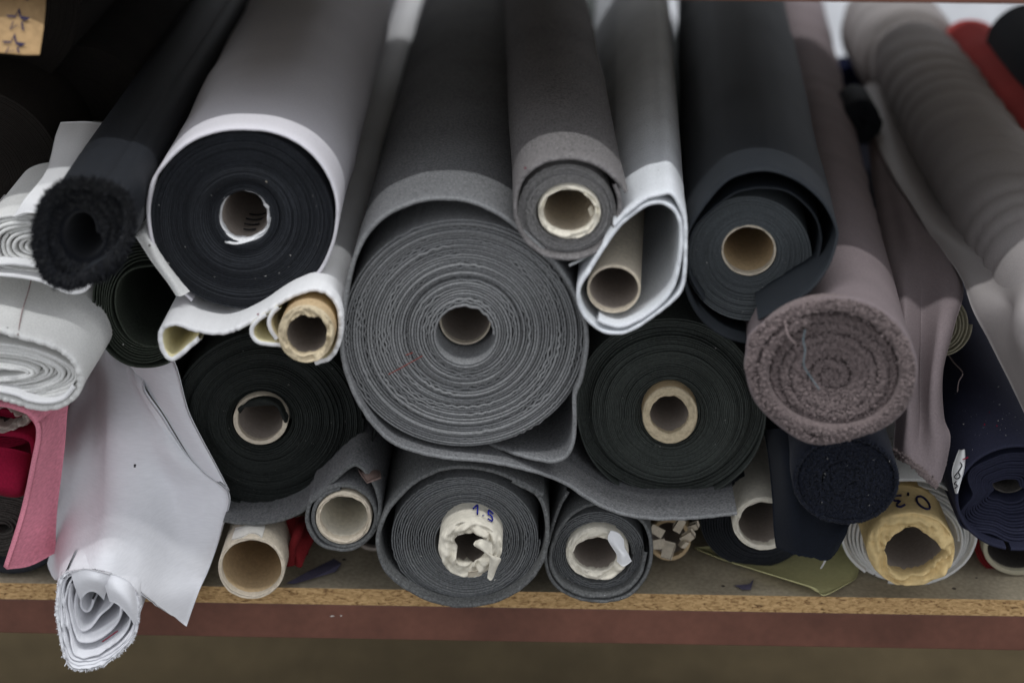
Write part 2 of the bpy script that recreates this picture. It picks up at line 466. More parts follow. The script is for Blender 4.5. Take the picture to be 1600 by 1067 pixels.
def tube(name, parent, pts, rad, mat, sides=6, **kw):
    P = np.asarray(pts, float)
    P = smooth_poly(P[:, [0, 2, 1]], n=max(10, len(P) * 5))[:, [0, 2, 1]]
    T = np.gradient(P, axis=0); T /= np.linalg.norm(T, axis=1)[:, None] + 1e-12
    a = np.cross(T, [0.13, 0.97, 0.21]); a /= np.linalg.norm(a, axis=1)[:, None] + 1e-9
    b = np.cross(T, a)
    an = np.linspace(0, 2 * math.pi, sides, endpoint=False)
    V = P[:, None] + rad * (np.cos(an)[None, :, None] * a[:, None] + np.sin(an)[None, :, None] * b[:, None])
    return mesh_obj(name, V.reshape(-1, 3), grid_faces(len(P), sides, wrap_m=True), mat, parent, **kw)


ICO_V = None


def blobs(name, parent, C, R, mat, stretch=0.35, seed=0):
    """Many tiny loops of pile as one mesh."""
    t = (1 + 5 ** .5) / 2
    v = np.array([(-1, t, 0), (1, t, 0), (-1, -t, 0), (1, -t, 0), (0, -1, t), (0, 1, t), (0, -1, -t), (0, 1, -t), (t, 0, -1), (t, 0, 1), (-t, 0, -1), (-t, 0, 1)], float)
    v /= np.linalg.norm(v[0])
    f = np.array([(0, 11, 5), (0, 5, 1), (0, 1, 7), (0, 7, 10), (0, 10, 11), (1, 5, 9), (5, 11, 4), (11, 10, 2), (10, 7, 6), (7, 1, 8), (3, 9, 4), (3, 4, 2), (3, 2, 6), (3, 6, 8), (3, 8, 9), (4, 9, 5), (2, 4, 11), (6, 2, 10), (8, 6, 7), (9, 8, 1)])
    g = np.random.default_rng(seed)
    n = len(C)
    q, _ = np.linalg.qr(g.normal(size=(n, 3, 3)))
    s = np.asarray(R)[:, None] * (1 + stretch * g.uniform(-1, 1.3, (n, 3)))
    V = np.einsum('kj,nj,nij->nki', v, s, q) + np.asarray(C)[:, None]
    F = (f[None] + (np.arange(n) * 12)[:, None, None]).reshape(-1, 3)
    return mesh_obj(name, V.reshape(-1, 3), F, mat, parent, kind="stuff")


def hairs(name, parent, B, D, width, mat, seed=0):
    g = np.random.default_rng(seed)
    B = np.asarray(B); D = np.asarray(D); n = len(B)
    sd = np.cross(D, g.normal(size=(n, 3))); sd /= np.linalg.norm(sd, axis=1)[:, None] + 1e-9
    V = np.stack([B - sd * width, B + sd * width, B + D * 0.6 + sd * width * .7 + g.normal(size=(n, 3)) * 0.0006, B + D], 1)
    F = (np.array([[0, 1, 2], [0, 2, 3]])[None] + (np.arange(n) * 4)[:, None, None]).reshape(-1, 3)
    return mesh_obj(name, V.reshape(-1, 3), F, mat, parent, kind="stuff")


def lint(parent, c, r, Y, n, mat=None, seed=0, hole=0.35, size=0.00048):
    n = int(n * 0.42)
    g = np.random.default_rng(seed + 99)
    a = g.uniform(0, 2 * math.pi, n); q = np.sqrt(g.uniform(hole ** 2, 0.95, n))
    C = W(c[0] + r[0] * q * np.cos(a), c[1] - r[1] * q * np.sin(a), Y)
    D = g.normal(size=(n, 3)); D[:, 1] *= 0.2; D /= np.linalg.norm(D, axis=1)[:, None]
    D *= (size * g.uniform(0.6, 2.6, n) ** 1.5)[:, None]
    return hairs("lint", parent, C, D, size * 0.45, mat or M_LINT, seed)


def roll(name, label, c, rb, Y, cat="fabric roll"):
    """Empty at the foot of a roll's front end."""
    grp = {"felt_roll": "grey felt rolls in the pile", "black_fabric_roll": "black fabric rolls in the pile", "white_cloth_roll": "white cloth rolls in the pile",
           "terry_cloth_roll": "terry cloth rolls in the pile", "cardboard_tube": "empty cardboard tubes on the shelf", "dark_brown_fabric_roll": "dark brown fabric rolls in the shade",
           "navy_fabric_roll": "navy fabric rolls at the right edge", "dark_red_fabric_roll": "dark red fabric rolls at the right edge", "cream_cloth_roll": "cream cloth rolls in the pile"}.get(name)
    return thing(name, label, cat, W(c[0], c[1] + rb, Y), grp)


def box(name, parent, lo, hi, mat, bev=0.0, mats=None, midx=None, **kw):
    x0, y0, z0 = lo; x1, y1, z1 = hi
    V = [(x0, y0, z0), (x1, y0, z0), (x1, y1, z0), (x0, y1, z0), (x0, y0, z1), (x1, y0, z1), (x1, y1, z1), (x0, y1, z1)]
    F = [(0, 3, 2, 1), (4, 5, 6, 7), (0, 1, 5, 4), (1, 2, 6, 5), (2, 3, 7, 6), (3, 0, 4, 7)]
    o = mesh_obj(name, V, F, mat, parent, smooth=False, mats=mats, midx=midx, **kw)
    if bev:
        b = o.modifiers.new("b", 'BEVEL'); b.width = bev; b.segments = 2
    return o


ROWS = (0.03, 0.08, 0.16, 0.28, 0.42, 0.6, 0.8, 1.0)
FINE = tuple(np.linspace(0.01, 1.2, 90))


def wrinkle(amp, wl=0.035, skew=1.0, seed=0, fade=0.05):
    """Cross creases on a slack roll."""
    def f(s, t, Q):
        a = min(1, max(0, (t - fade) / 0.1))
        ph = t / wl + skew * vnoise(s / 0.06, seed) + 0.8 * vnoise(s / 0.025, seed + 1) * 0.4
        w = 0.5 + 0.5 * vnoise(t / 0.09 + s / 0.15, seed + 2)
        return amp * a * w * (1 - np.abs(vnoise(ph, seed + 3)) * 2)
    return f


FINER = tuple(np.linspace(0.006, 1.2, 190))


def rings_of_creases(amp, wl, seed, fade, fold=None):
    """Cloth pushed up in ring-shaped creases along a slack roll."""
    def f(s, t, Q):
        a = min(1, max(0, (t - fade) / 0.12))
        ang = s / max(s[-1], 1e-6) * 2 * math.pi
        ph = t / wl + 0.75 * np.sin(ang + 0.6) + 0.7 * vnoise(t / 0.10, seed) + 0.25 * vnoise(s / 0.05 + t * 4, seed + 1)
        w = 0.35 + 0.65 * (0.5 + 0.5 * vnoise(t / 0.05, seed + 2)) * (0.6 + 0.4 * vnoise(s / 0.07, seed + 5))
        c = np.abs(np.sin(math.pi * ph)) ** 0.7
        h = amp * a * w * c
        if fold is not None:
            h = h + 0.007 / (1 + math.exp(-(t - fold) / 0.006)) - 0.006 * math.exp(-((t - fold + .012) / .009) ** 2)
        return h
    return f


MIDR = tuple(np.linspace(0.015, 1.24, 46))


def soft(amp, seed):
    """Handling dents along a roll."""
    def f(s, t, Q):
        a = 1 - math.exp(-t / .08)
        return amp * a * (vnoise(s / .055 + 2.1 * vnoise(t / .13, seed), seed + 1) * vnoise(t / .10 + s / .3, seed + 2) + 0.35 * vnoise(s / .02 + t / .05, seed + 3) * vnoise(t / .04 - s / .1, seed + 4))
    return f


# ------------------------------------------------------------------ the setting: room and rack
def quad(name, V, mat, kind):
    o = mesh_obj(name, V, [(0, 1, 2, 3)], mat, None, smooth=False, kind=kind)
    return o


quad("floor", [(-6, -5, -1.15), (6, -5, -1.15), (6, 3.0, -1.15), (-6, 3.0, -1.15)], M_FLOOR, "structure")
quad("wall", [(-6, 2.6, -1.15), (6, 2.6, -1.15), (6, 2.6, 3.2), (-6, 2.6, 3.2)], M_WALL, "structure")

YUP = -0.036
ZUP = float(W(1330, 4.5, YUP)[2])
rack = thing("storage_rack", "oxide red steel rack with a bare chipboard shelf carrying the stacked fabric rolls", "shelf rack", (0, 0.4, -0.08))
DEP = 0.86
V = [(-1.3, 0, -.0165), (1.3, 0, -.0165), (1.3, DEP, -.0165), (-1.3, DEP, -.0165), (-1.3, 0, 0), (1.3, 0, 0), (1.3, DEP, 0), (-1.3, DEP, 0)]
F = [(0, 3, 2, 1), (4, 5, 6, 7), (0, 1, 5, 4), (1, 2, 6, 5), (2, 3, 7, 6), (3, 0, 4, 7)]
mesh_obj("shelf_board", V, F, M_TOPBOARD, rack, smooth=False, mats=[M_TOPBOARD, M_CHIP], midx=[0, 0, 1, 1, 1, 1])
box("front_rail", rack, (-1.3, 0.001, -.0525), (1.3, 0.026, -.0168), M_RAIL, 0.0015)
box("upper_rail", rack, (-1.3, YUP, ZUP), (1.3, YUP + .026, ZUP + .036), M_RAIL, 0.0015)
box("upper_shelf_board", rack, (-1.3, YUP, ZUP + .0365), (1.3, DEP, ZUP + .053), M_TOPBOARD, 0, mats=[M_TOPBOARD, M_CHIP], midx=[0, 0, 1, 1, 1, 1])
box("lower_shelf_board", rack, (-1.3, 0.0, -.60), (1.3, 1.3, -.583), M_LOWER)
box("lower_rail", rack, (-1.3, 0.001, -.636), (1.3, 0.026, -.6003), M_RAIL, 0.0015)
for px_, py_, w_ in ((519, 962, 3.5), (533, 961.5, 1.5)):
    q_ = [W(px_ + a * w_, py_ + b, 0.0005) for a, b in ((-1, .8), (-.3, -1), (.7, -.6), (1, .5), (.1, 1))]
    mesh_obj("paint_chip", q_, [(0, 1, 2, 3, 4)], M_GLUE, rack, smooth=False)
for sx in (-1.33, 1.33):
    box("upright", rack, (sx - .028, 0.03, -1.149), (sx + .028, 0.07, ZUP + .6), M_RAIL, 0.001)
    box("upright", rack, (sx - .028, DEP - .04, -1.149), (sx + .028, DEP, ZUP + .6), M_RAIL, 0.001)

# ------------------------------------------------------------------ big grey felt roll in the middle
Y = -0.045
A = roll("felt_roll", "largest grey felt roll, in the middle, with many rippled layers and a loose wrap", (725, 520), 182, Y)
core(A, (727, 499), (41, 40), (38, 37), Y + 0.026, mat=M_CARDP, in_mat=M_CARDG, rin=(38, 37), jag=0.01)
winding(A, M_FELTEDGE, (727, 520), (45.5, 44.5), (191, 179), 34, Y, c1=(725, 520), fill=0.82, jit=0.0026, band=0.002,
        ripple=(1.25, 17, -0.05), seed=11, recess=lambda u, th: np.where(u < 0.26, -0.001, 0) + 0.004 * np.exp(-((u - 0.30) / 0.018) ** 2), name="wound_felt",
        lump=((0.008, 2, 0.6), (0.006, 3, 1.0)))
wrapA = [(1152, 803), (1105, 808), (1060, 811), (1010, 810), (960, 800), (920, 780), (885, 757), (840, 739), (770, 723), (700, 716), (650, 706), (603, 684),
         (562, 632), (536, 562), (537, 490), (555, 402), (590, 347), (640, 319), (690, 311), (735, 316), (782, 337), (830, 374), (874, 420), (904, 475),
         (917, 530), (909, 588), (898, 620), (898, 660), (895, 692), (884, 714), (862, 722), (830, 717), (806, 710), (776, 699), (750, 690)]
yA = [-.040, -.040, -.041, -.043, -.045, -.047, -.049, -.051, -.053, -.055, -.056, -.056] + [-.056] * 19 + [-.050, -.044, -.03, -.02]
sheet("outer_wrap", A, wrapA, yA, 1.25, 0.0034, M_FELT, rows=MIDR, disp=soft(0.003, 41), fray=0.0006, seed=3, edge_mat=M_FELTEDGE)
tube("red_mark", A, [W(607, 585, Y - .003), W(628, 574, Y - .003), W(660, 556, Y - .003)], 0.0004, M_REDINK)
tube("red_mark", A, [W(634, 555, Y - .003), W(645, 551, Y - .003)], 0.0004, M_REDINK)
lint(A, (725, 520), (190, 180), Y - .003, 26, seed=1)

# ------------------------------------------------------------------ black roll in a white cover (upper left)
Y = -0.030
B = roll("black_fabric_roll", "black fabric roll in a white outer cover with a torn white paper core", (378, 343), 138, Y)
winding(B, M_BLACK, (382, 340), (41, 42), (145, 137), 34, Y, c1=(378, 343), fill=0.97, jit=0.0009, band=0.003, seed=21, lump=((0.012, 2, 2.2), (0.006, 5, 0)), ax=(-.02, 0))
coverB = [(300, 470), (262, 432), (240, 388), (231, 340), (234, 302), (248, 268), (290, 226), (338, 206), (386, 202), (432, 208), (476, 230), (507, 264), (524, 303), (527, 340), (519, 385), (497, 428), (455, 460)]
sheet("white_cover", B, coverB, [-.028, -.03, -.034, -.036] + [-.042] * 10 + [-.04, -.034, -.03], 1.25, 0.0026, M_COVER, rows=MIDR, ax=(-.02, 0), fray=0.0004, seed=4, disp=soft(.0034, 4))
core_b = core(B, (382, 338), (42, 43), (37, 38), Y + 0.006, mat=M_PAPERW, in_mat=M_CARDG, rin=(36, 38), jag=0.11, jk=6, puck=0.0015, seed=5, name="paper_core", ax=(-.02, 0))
loft("torn_paper", core_b, [[(350, 375, Y + .004), (368, 379, Y - .002), (384, 375, Y - .003), (397, 370, Y + .002)],
                       [(352, 379, Y - .001), (368, 382, Y - .004), (384, 379, Y - .004), (398, 374, Y)]], 0.0006, M_PAPERW, 4, 4)
loft("torn_paper", core_b, [[(343, 316, Y + .003), (350, 308, Y), (357, 303, Y + .003)], [(346, 323, Y + .004), (352, 313, Y + .002), (358, 306, Y + .004)]], 0.0006, M_PAPERW, 4, 4)
loft("torn_paper", core_b, [[(413, 317, Y + .002), (419, 322, Y), (424, 329, Y + .002)], [(412, 320, Y + .004), (417, 325, Y + .002), (422, 331, Y + .004)]], 0.0006, M_PAPERW, 4, 4)
tt_ = Y + 0.045
for k, (a0, b0) in enumerate([((371, 347), (398, 345)), ((369, 353), (397, 352)), ((370, 358), (394, 359)), ((372, 363), (392, 364))]):
    zb = W(382, 338 + 37.2, Y)[2]
    pts = []
    for q in np.linspace(0, 1, 6):
        xx = W(a0[0] + (b0[0] - a0[0]) * q, 350, Y)[0]
        ang = (xx - W(382, 350, Y)[0]) / 0.0205
        zz = W(382, 338, Y)[2] - math.sqrt(max(1e-6, 1 - ang * ang)) * 0.0212
        pts.append((xx, Y + 0.060 - k * 0.012, zz + 0.0012))
    tube("printed_stroke", core_b, pts, 0.0008, M_BLKINK)
lint(B, (378, 343), (140, 132), Y - .0012, 60, seed=2)
mesh_obj("chip_of_card", [W(413, 286, Y - .002), W(419, 286, Y - .002), W(416, 281, Y - .002), W(416, 284, Y - .005)], [(0, 1, 3), (1, 2, 3), (2, 0, 3)], M_CARDP, B, smooth=False)
# the white cover's loose tongue under the roll's left side
loft("cover_flap", B, [[(200, 366, -.02), (226, 348, -.018), (236, 330, -.02)], [(214, 372, -.03), (230, 366, -.032), (240, 372, -.026)],
                       [(238, 408, -.034), (246, 404, -.036), (258, 405, -.028)], [(262, 440, -.036), (268, 436, -.037), (280, 438, -.03)],
                       [(276, 461, -.036), (284, 462, -.037), (296, 456, -.03)]], 0.002, M_NATURAL, 8, 6)

# ------------------------------------------------------------------ collapsed white roll with tan core
Y = -0.065
Cc = roll("white_cloth_roll", "collapsed white cloth roll with ivory inside, rippling out from a tan cardboard core", (481, 515), 52, Y)
sheetC = [(312, 528), (296, 542), (271, 561), (256, 552), (250, 528), (254, 514), (266, 507), (284, 508), (304, 516), (346, 521), (393, 503), (442, 471), (466, 459),
          (490, 453), (512, 459), (528, 480), (532, 505), (529, 535), (515, 560), (492, 568)]
sheet("outer_cloth", Cc, sheetC, Y, 1.25, 0.0040, M_IVORY, rows=ROWS, fray=0.0011, fray_freq=1.4, inner_mat=M_WHITE, edge_mat=M_WHITE, seed=6, ax=(0.01, 0))
sheet("inner_cloth", Cc, [(416, 492), (404, 500), (394, 512), (394, 525), (404, 535), (422, 539), (440, 541), (470, 560)], Y - .002, 0.6, 0.0036, M_IVORY, rows=ROWS[:4], fray=0.0007, seed=7, edge_mat=M_WHITE)
sheet("inner_cloth", Cc, [(436, 480), (424, 492), (420, 505), (424, 518), (432, 530)], Y - .002, 0.6, 0.0036, M_IVORY, rows=ROWS[:4], fray=0.0006, seed=8, edge_mat=M_WHITE)
core(Cc, (478, 522), (44, 45), (32, 32), Y - .015, mat=M_CARD, in_mat=M_CARDG, face=M_CARDF, hc=(478, 523), rin=(34, 35), ax=(0.004, -0.05), jag=0.10, jk=9, puck=0.002, seed=8)
mesh_obj("pink_fleck", [W(401, 491, Y - .004), W(405, 489, Y - .004), W(404, 494, Y - .004), W(403, 491, Y - .006)], [(0, 1, 3), (1, 2, 3), (2, 0, 3)], M_CRIMSON, Cc, smooth=False)

# ------------------------------------------------------------------ black roll under it
Y = 0.024
D = roll("black_fabric_roll", "black fabric roll under the white cloth, its plain core half covered by a dark fold", (415, 656), 140, Y)
winding(D, M_BLACKD, (408, 655), (46, 42), (146, 137), 36, Y, c1=(418, 654), fill=0.97, jit=0.0016, band=0.004, seed=31, lump=((0.02, 2, 1.0), (0.012, 4, 0.5)))
sheet("outer_wrap", D, [(300, 520), (270, 575), (268, 605), (285, 680), (320, 745), (370, 785), (425, 797), (480, 788), (530, 760), (570, 715), (588, 665), (590, 620), (575, 570)], Y - .004, 1.2, 0.0018, M_BLACKD, rows=ROWS)
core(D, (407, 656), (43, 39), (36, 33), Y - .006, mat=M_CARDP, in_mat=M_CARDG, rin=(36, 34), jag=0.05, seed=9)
loft("cloth_fold", D, [[(374, 645, Y - .004), (390, 626, Y - .006), (415, 620, Y - .008), (436, 626, Y - .006), (450, 650, Y - .004)],
                       [(372, 640, Y - .012), (388, 630, Y - .016), (412, 625, Y - .018), (434, 634, Y - .016), (446, 660, Y - .010)],
                       [(378, 634, Y - .008), (392, 634, Y - .014), (412, 632, Y - .016), (430, 632, Y - .015), (440, 640, Y - .008)]], 0.002, M_BLACKD, 6, 6)
lint(D, (415, 656), (140, 132), Y - .004, 50, seed=3)

# ------------------------------------------------------------------ dark green open roll
Y = 0.0
E = roll("dark_green_fabric_roll", "dark green fabric roll with a wide empty hollow, beside the black plush roll", (222, 473), 98, Y)
winding(E, M_GREEN, (232, 472), (57, 66), (74, 96), 7, Y, c1=(222, 473), fill=0.9, jit=0.0012, band=0.002, seed=41, lump=((0.03, 2, 1.5), (0.015, 3, 0)))
sheet("inner_wrap", E, [(292, 470), (285, 430), (262, 416), (232, 416), (205, 422), (186, 440), (180, 470), (186, 500), (205, 530), (236, 542), (268, 538)], Y - .002, 0.9, 0.0018, M_GREEN, rows=ROWS[:5])
sheet("outer_wrap", E, [(155, 420), (146, 460), (150, 505), (166, 545), (195, 568), (228, 574), (262, 567), (290, 545)], Y + .002, 1.2, 0.0018, M_GREEN, rows=ROWS)
lint(E, (222, 473), (70, 92), Y - .003, 22, seed=4, hole=.75)

# ------------------------------------------------------------------ black plush roll
Y = -0.11
G = roll("black_plush_roll", "black plush roll with a fuzzy open end, leaning at the upper left", (130, 362), 78, Y)
plush = [(168, 300), (136, 292), (105, 296), (80, 320), (70, 355), (70, 395), (84, 424), (110, 434), (142, 420), (172, 400), (192, 370), (197, 335), (186, 308), (160, 294)]
sheet("plush_backing", G, plush, Y, 1.25, 0.006, M_PLUSHBODY, rows=MIDR, ax=(-0.01, 0.0), disp=lambda s, t, Q: 0.0035 * (1 - math.exp(-t / .06)) * vnoise(s / .05 + t * 2, 77))
P = smooth_poly(plush, 2.0)
inn, t_, h_, u_ = spiral(128, 365, 30, 36, 62, 72, 2.2, step=2.0, lump=((0.06, 2, 0.9),))
sheet("plush_lining", G, inn, Y + .008, 0.4, 0.010, M_PLUSH, already=True)
BB, DD = [], []
g = np.random.default_rng(3)
for src, cnt, yy, ln in ((P, 34000, Y, .0062), (inn, 26000, Y + .006, .0058)):
    i = g.integers(0, len(src), cnt)
    p = src[i] + g.normal(size=(cnt, 2)) * 1.6
    b = W(p[:, 0], p[:, 1], yy + np.abs(g.normal(size=cnt)) * 0.0035 - 0.002)
    cdir = p - np.array([130, 362]); cdir /= np.linalg.norm(cdir, axis=1)[:, None]
    d = np.column_stack([cdir[:, 0], -0.65 + 0 * cdir[:, 0], -cdir[:, 1]]) + g.normal(size=(cnt, 3)) * 0.35
    d *= (ln * g.uniform(0.5, 1.15, cnt))[:, None]
    BB.append(b); DD.append(d)
hairs("plush_pile", G, np.vstack(BB), np.vstack(DD), 0.00032, M_PLUSH, 5)

# ------------------------------------------------------------------ white rolls at the left edge
Y = -0.035
H1 = roll("white_cloth_roll", "small crumpled white cloth roll squeezed behind the black plush roll", (50, 385), 60, Y)
winding(H1, M_NATURAL, (52, 384), (6, 4), (88, 54), 9, Y, c1=(48, 385), fill=0.62, jit=0.003, seed=51, lump=((0.10, 2, 0.6), (0.06, 3, 0.3), (0.03, 5, 0)), fray=0.0006)
sheet("outer_cloth", H1, [(-70, 400), (-20, 412), (30, 413), (64, 421), (95, 436), (125, 440), (143, 430), (146, 438), (130, 455), (108, 458), (88, 451), (62, 439), (30, 433), (0, 430), (-60, 426)], Y - .012, 0.8, 0.0028, M_WHITE, rows=ROWS[:6], fray=0.0006)
loft("cloth_flap", H1, [[(95, 193, .10), (118, 192, .10), (140, 192, .10), (165, 195, .11)], [(87, 215, .075), (108, 215, .07), (132, 215, .07), (160, 218, .08)],
                        [(80, 246, .04), (100, 245, .035), (124, 246, .035), (150, 250, .05)], [(69, 276, .0), (90, 277, -.006), (112, 278, -.004), (140, 280, .01)],
                        [(42, 310, -.03), (66, 312, -.042), (96, 316, -.045), (130, 322, -.04)], [(22, 340, -.036), (46, 333, -.046), (76, 338, -.050), (110, 350, -.045)]],
     0.0022, M_WHITE, 8, 8)
Y = -0.080
H2 = roll("white_cloth_roll", "thick flattened off-white cloth roll with a fringed rim and seam, above the pink roll", (40, 580), 60, Y)
rim = [(-90, 500), (-40, 508), (0, 518), (30, 527), (75, 539), (105, 556), (120, 575), (125, 598), (118, 617), (100, 632), (75, 639), (50, 637), (20, 627), (-10, 620), (-60, 612), (-110, 590), (-112, 540)]
sheet("outer_cloth", H2, rim, Y, 1.0, 0.0052, M_NATURAL, rows=(0.01, 0.02, 0.03, 0.045, 0.06, 0.08, 0.1, 0.13, 0.17, 0.22, 0.3, 0.4, 0.6), closed=True, fray=0.0013, fray_freq=1.6, seed=9,
      cen=lambda t: (0.10 * t, 0.12 * t * (1 - min(t, .3) * 1.2)), disp=lambda s, t, Q: 0.004 * (1 - math.exp(-t / .04)) * vnoise(s / .045 + 1.5 * t / .1, 12) + .006 * (1 - math.exp(-t / .05)))
winding(H2, M_NATURAL, (-20, 578), (60, 6), (134, 46), 13, Y + .012, c1=(-12, 578), fill=0.97, jit=0.004, band=0.008, seed=52, lump=((0.05, 2, 0.5), (0.05, 3, 1.6)), fray=0.0006, L=0.8, step=3)
sheet("inner_cloth", H2, [(-60, 603), (-10, 610), (20, 616), (50, 627), (78, 629), (100, 622), (116, 604)], Y - .002, 0.6, 0.0035, M_WHITE, fray=0.0006)
tube("seam", H2, [W(28, 524, Y - .0005), W(31, 505, Y + .018), W(35, 485, Y + .036), W(44, 456, Y + .062), W(49, 436, Y + .085)], 0.0006, M_TTHREAD)
for k, (a0, b0) in enumerate([((118, 520), (128, 535)), ((124, 516), (138, 538)), ((120, 528), (130, 526))]):
    pass

# ------------------------------------------------------------------ pink roll
Y = -0.055
I_ = roll("pink_fabric_roll", "pink jersey roll with crimson lining and a brown core, at the left edge", (0, 720), 60, Y)
sheet("outer_wrap", I_, [(-120, 640), (-60, 632), (0, 633), (29, 640), (49, 649), (57, 660)], Y, 0.06, 0.0045, M_PINK, ax=(.3, 0))
loft("wrap_side", I_, [[(44, 645, -.050), (70, 641, -.03), (103, 632, .0)], [(58, 662, -.055), (78, 658, -.03), (101, 650, .0)], [(60, 684, -.055), (80, 680, -.03), (99, 676, .0)], [(53, 720, -.055), (75, 712, -.03), (97, 702, .0)],
                       [(44, 765, -.055), (66, 758, -.03), (91, 752, .0)], [(34, 806, -.055), (58, 800, -.03), (86, 795, .0)], [(21, 848, -.055), (50, 842, -.03), (84, 832, .0)], [(8, 887, -.055), (44, 882, -.03), (84, 862, .0)]], .0045, M_PINK, 6, 6)
sheet("crimson_lining", I_, [(-110, 690), (-60, 676), (0, 678), (40, 684), (52, 700), (50, 735), (38, 760), (16, 769), (-20, 762), (-80, 740)], Y + .03, 0.5, 0.006, M_CRIMSON, rows=(.03, .1))
loft("crimson_fold", I_, [[(-40, 700, -.03), (5, 700, -.035), (35, 706, -.03), (53, 712, -.02)], [(-40, 730, -.045), (5, 735, -.05), (34, 738, -.045), (49, 735, -.03)],
                          [(-40, 752, -.05), (5, 766, -.055), (28, 769, -.05), (42, 764, -.035)], [(-40, 760, -.03), (5, 772, -.03), (28, 774, -.03), (42, 768, -.02)]], 0.003, M_CRIMSON, 6, 6)
winding(I_, M_CRIMSON, (0, 668), (30, 16), (60, 30), 5, Y + .05, L=0.5, fill=0.7, seed=61)
core(I_, (8, 650), (44, 22), (30, 12), Y + .035, mat=M_CARDG, in_mat=M_GREYBR, jag=0.25, jk=9, puck=0.006, seed=13, L=0.6)

Y = 0.022
I2 = roll("grey_fabric_roll", "dark grey-brown fabric roll with wavy layers, lying under the pink roll", (0, 835), 62, Y)
winding(I2, M_GREYBR, (5, 825), (10, 8), (84, 66), 17, Y, fill=0.66, jit=0.0015, seed=62, lump=((0.10, 3, 0.4), (0.05, 5, 1.4), (0.05, 2, 0.2)), lump_in=0.5)
sheet("outer_wrap", I2, [(-100, 820), (-60, 872), (0, 890), (40, 889), (68, 876), (82, 866)], Y - .015, 0.8, 0.009, M_BLACK, rows=ROWS[:4])

# ------------------------------------------------------------------ pale lilac roll drooping over the shelf edge
J = thing("lilac_cloth_roll", "pale lilac-white cloth roll drooping over the shelf edge with a loose pointed corner", "fabric roll", W(150, 900, -0.05))
netJ = [[(142, 500, .20), (148, 500, .195), (154, 498, .19), (165, 488, .18), (180, 500, .17), (196, 520, .15), (215, 545, .13)],
        [(138, 570, .13), (145, 560, .128), (152, 548, .125), (161, 528, .11), (182, 548, .095), (202, 570, .070), (224, 596, .046)],
        [(108, 645, .095), (130, 636, .092), (151, 622, .088), (160, 598, .070), (194, 605, .056), (226, 622, .042), (256, 645, .026)],
        [(98, 705, .060), (118, 698, .048), (143, 686, .038), (160, 672, .024), (208, 676, .022), (256, 692, .020), (303, 722, .015)],
        [(90, 770, 0.052), (108, 764, 0.034), (130, 755, 0.022), (162, 746, 0.010), (218, 744, 0.014), (278, 754, 0.026), (357, 768, 0.004)],
        [(85, 830, 0.027), (102, 822, 0.004), (128, 812, -0.012), (165, 804, -0.020), (220, 808, -0.012), (278, 818, 0.010), (346, 826, -0.002)],
        [(83, 878, 0.010), (98, 862, -0.018), (124, 846, -0.038), (165, 838, -0.046), (216, 850, -0.040), (262, 866, -0.018), (330, 880, -0.012)],
        [(84, 896, -0.008), (98, 885, -0.040), (124, 870, -0.058), (165, 866, -0.070), (206, 888, -0.066), (248, 914, -0.048), (313, 920, -0.032)],
        [(86, 906, -0.020), (98, 899, -0.050), (122, 893, -0.074), (158, 897, -0.086), (196, 912, -0.083), (234, 938, -0.070), (291, 977, -0.038)]]
loft("outer_cloth", J, netJ, 0.0022, M_LILAC, 10, 10, fray=0.0008,
     wr=lambda u, v: 0.0055 * np.sin(v * 8 + u * 2.2) * np.sin(u * 3.1) + 0.0014 * np.sin(v * 21 + 4 * u))
# second layer turned back on the right
loft("turned_layer", J, [[(205, 572, .055), (236, 572, .030), (268, 556, .014)], [(225, 598, .045), (250, 594, .024), (278, 582, .013)], [(240, 622, .035), (266, 620, .018), (292, 636, .011)], [(257, 646, .027), (285, 660, .015), (306, 668, .010)],
                         [(304, 722, .0155), (320, 715, .008), (337, 726, .005)], [(335, 752, .009), (347, 752, .005), (358, 767, .004)]], 0.002, M_LILAC, 8, 8)
# the rolled end: it lies on the shelf and pokes out, its mouth drawn to a narrow lower tip
rimJ = smooth_poly([(97, 902), (89, 945), (94, 990), (102, 1026), (114, 1043), (142, 1045), (172, 1031), (198, 1009), (212, 985), (216, 952), (213, 928), (192, 908), (160, 893), (124, 892)], n=110, closed=True)
rimJ = np.vstack([rimJ, rimJ[:1]])
yr = lambda p: -.090 - .022 * (p[:, 1] - 900) / 145
top = np.array([150, 896.0])
rings = []
for q, dy in ((0.0, .10), (.35, .062), (.65, .030), (.86, .011), (.96, .003), (1.0, 0.0)):
    p = rimJ.copy()
    p[:, 1] = 880 + (p[:, 1] - 880) * (.30 + .70 * q) - 4 * (1 - q)
    p[:, 0] = 150 + (p[:, 0] - 150) * (1.0 - .06 * (1 - q))
    rings.append(np.column_stack([p, yr(rimJ) + dy]))
loft("rolled_end", J, np.array(rings), 0.0022, M_LILAC, 5, 1, fray=0.0018)
def nest(turns, s0, s1, anchor, wob, sd, rec):
    n = int(turns * 130)
    u = np.linspace(0, 1, n); k = (u * turns * 110)
    base = np.column_stack([np.interp(k % 110, np.arange(111), rimJ[:, 0]), np.interp(k % 110, np.arange(111), rimJ[:, 1])])
    sc_ = s0 + (s1 - s0) * u + wob * vnoise(u * turns * 3.3, sd) * u
    an = np.array(anchor)
    p = an + (base - an) * sc_[:, None]
    p[:, 0] += 9 * u * vnoise(u * turns * 4.1, sd + 3)
    return p, yr(p) + .001 + rec * u + .002 * vnoise(u * turns * 5, sd + 7)
p_, y_ = nest(3.2, .965, .80, (150, 925), .01, 2, .004)
sheet("rolled_layers", J, p_, y_, .05, .0016, M_LILAC, already=True, fray=.0014)
p_, y_ = nest(2.4, .70, .22, (146, 930), .22, 5, .018)
sheet("rolled_layers", J, p_, y_ + .005, .06, .0022, M_LILAC, already=True, fray=.0008)
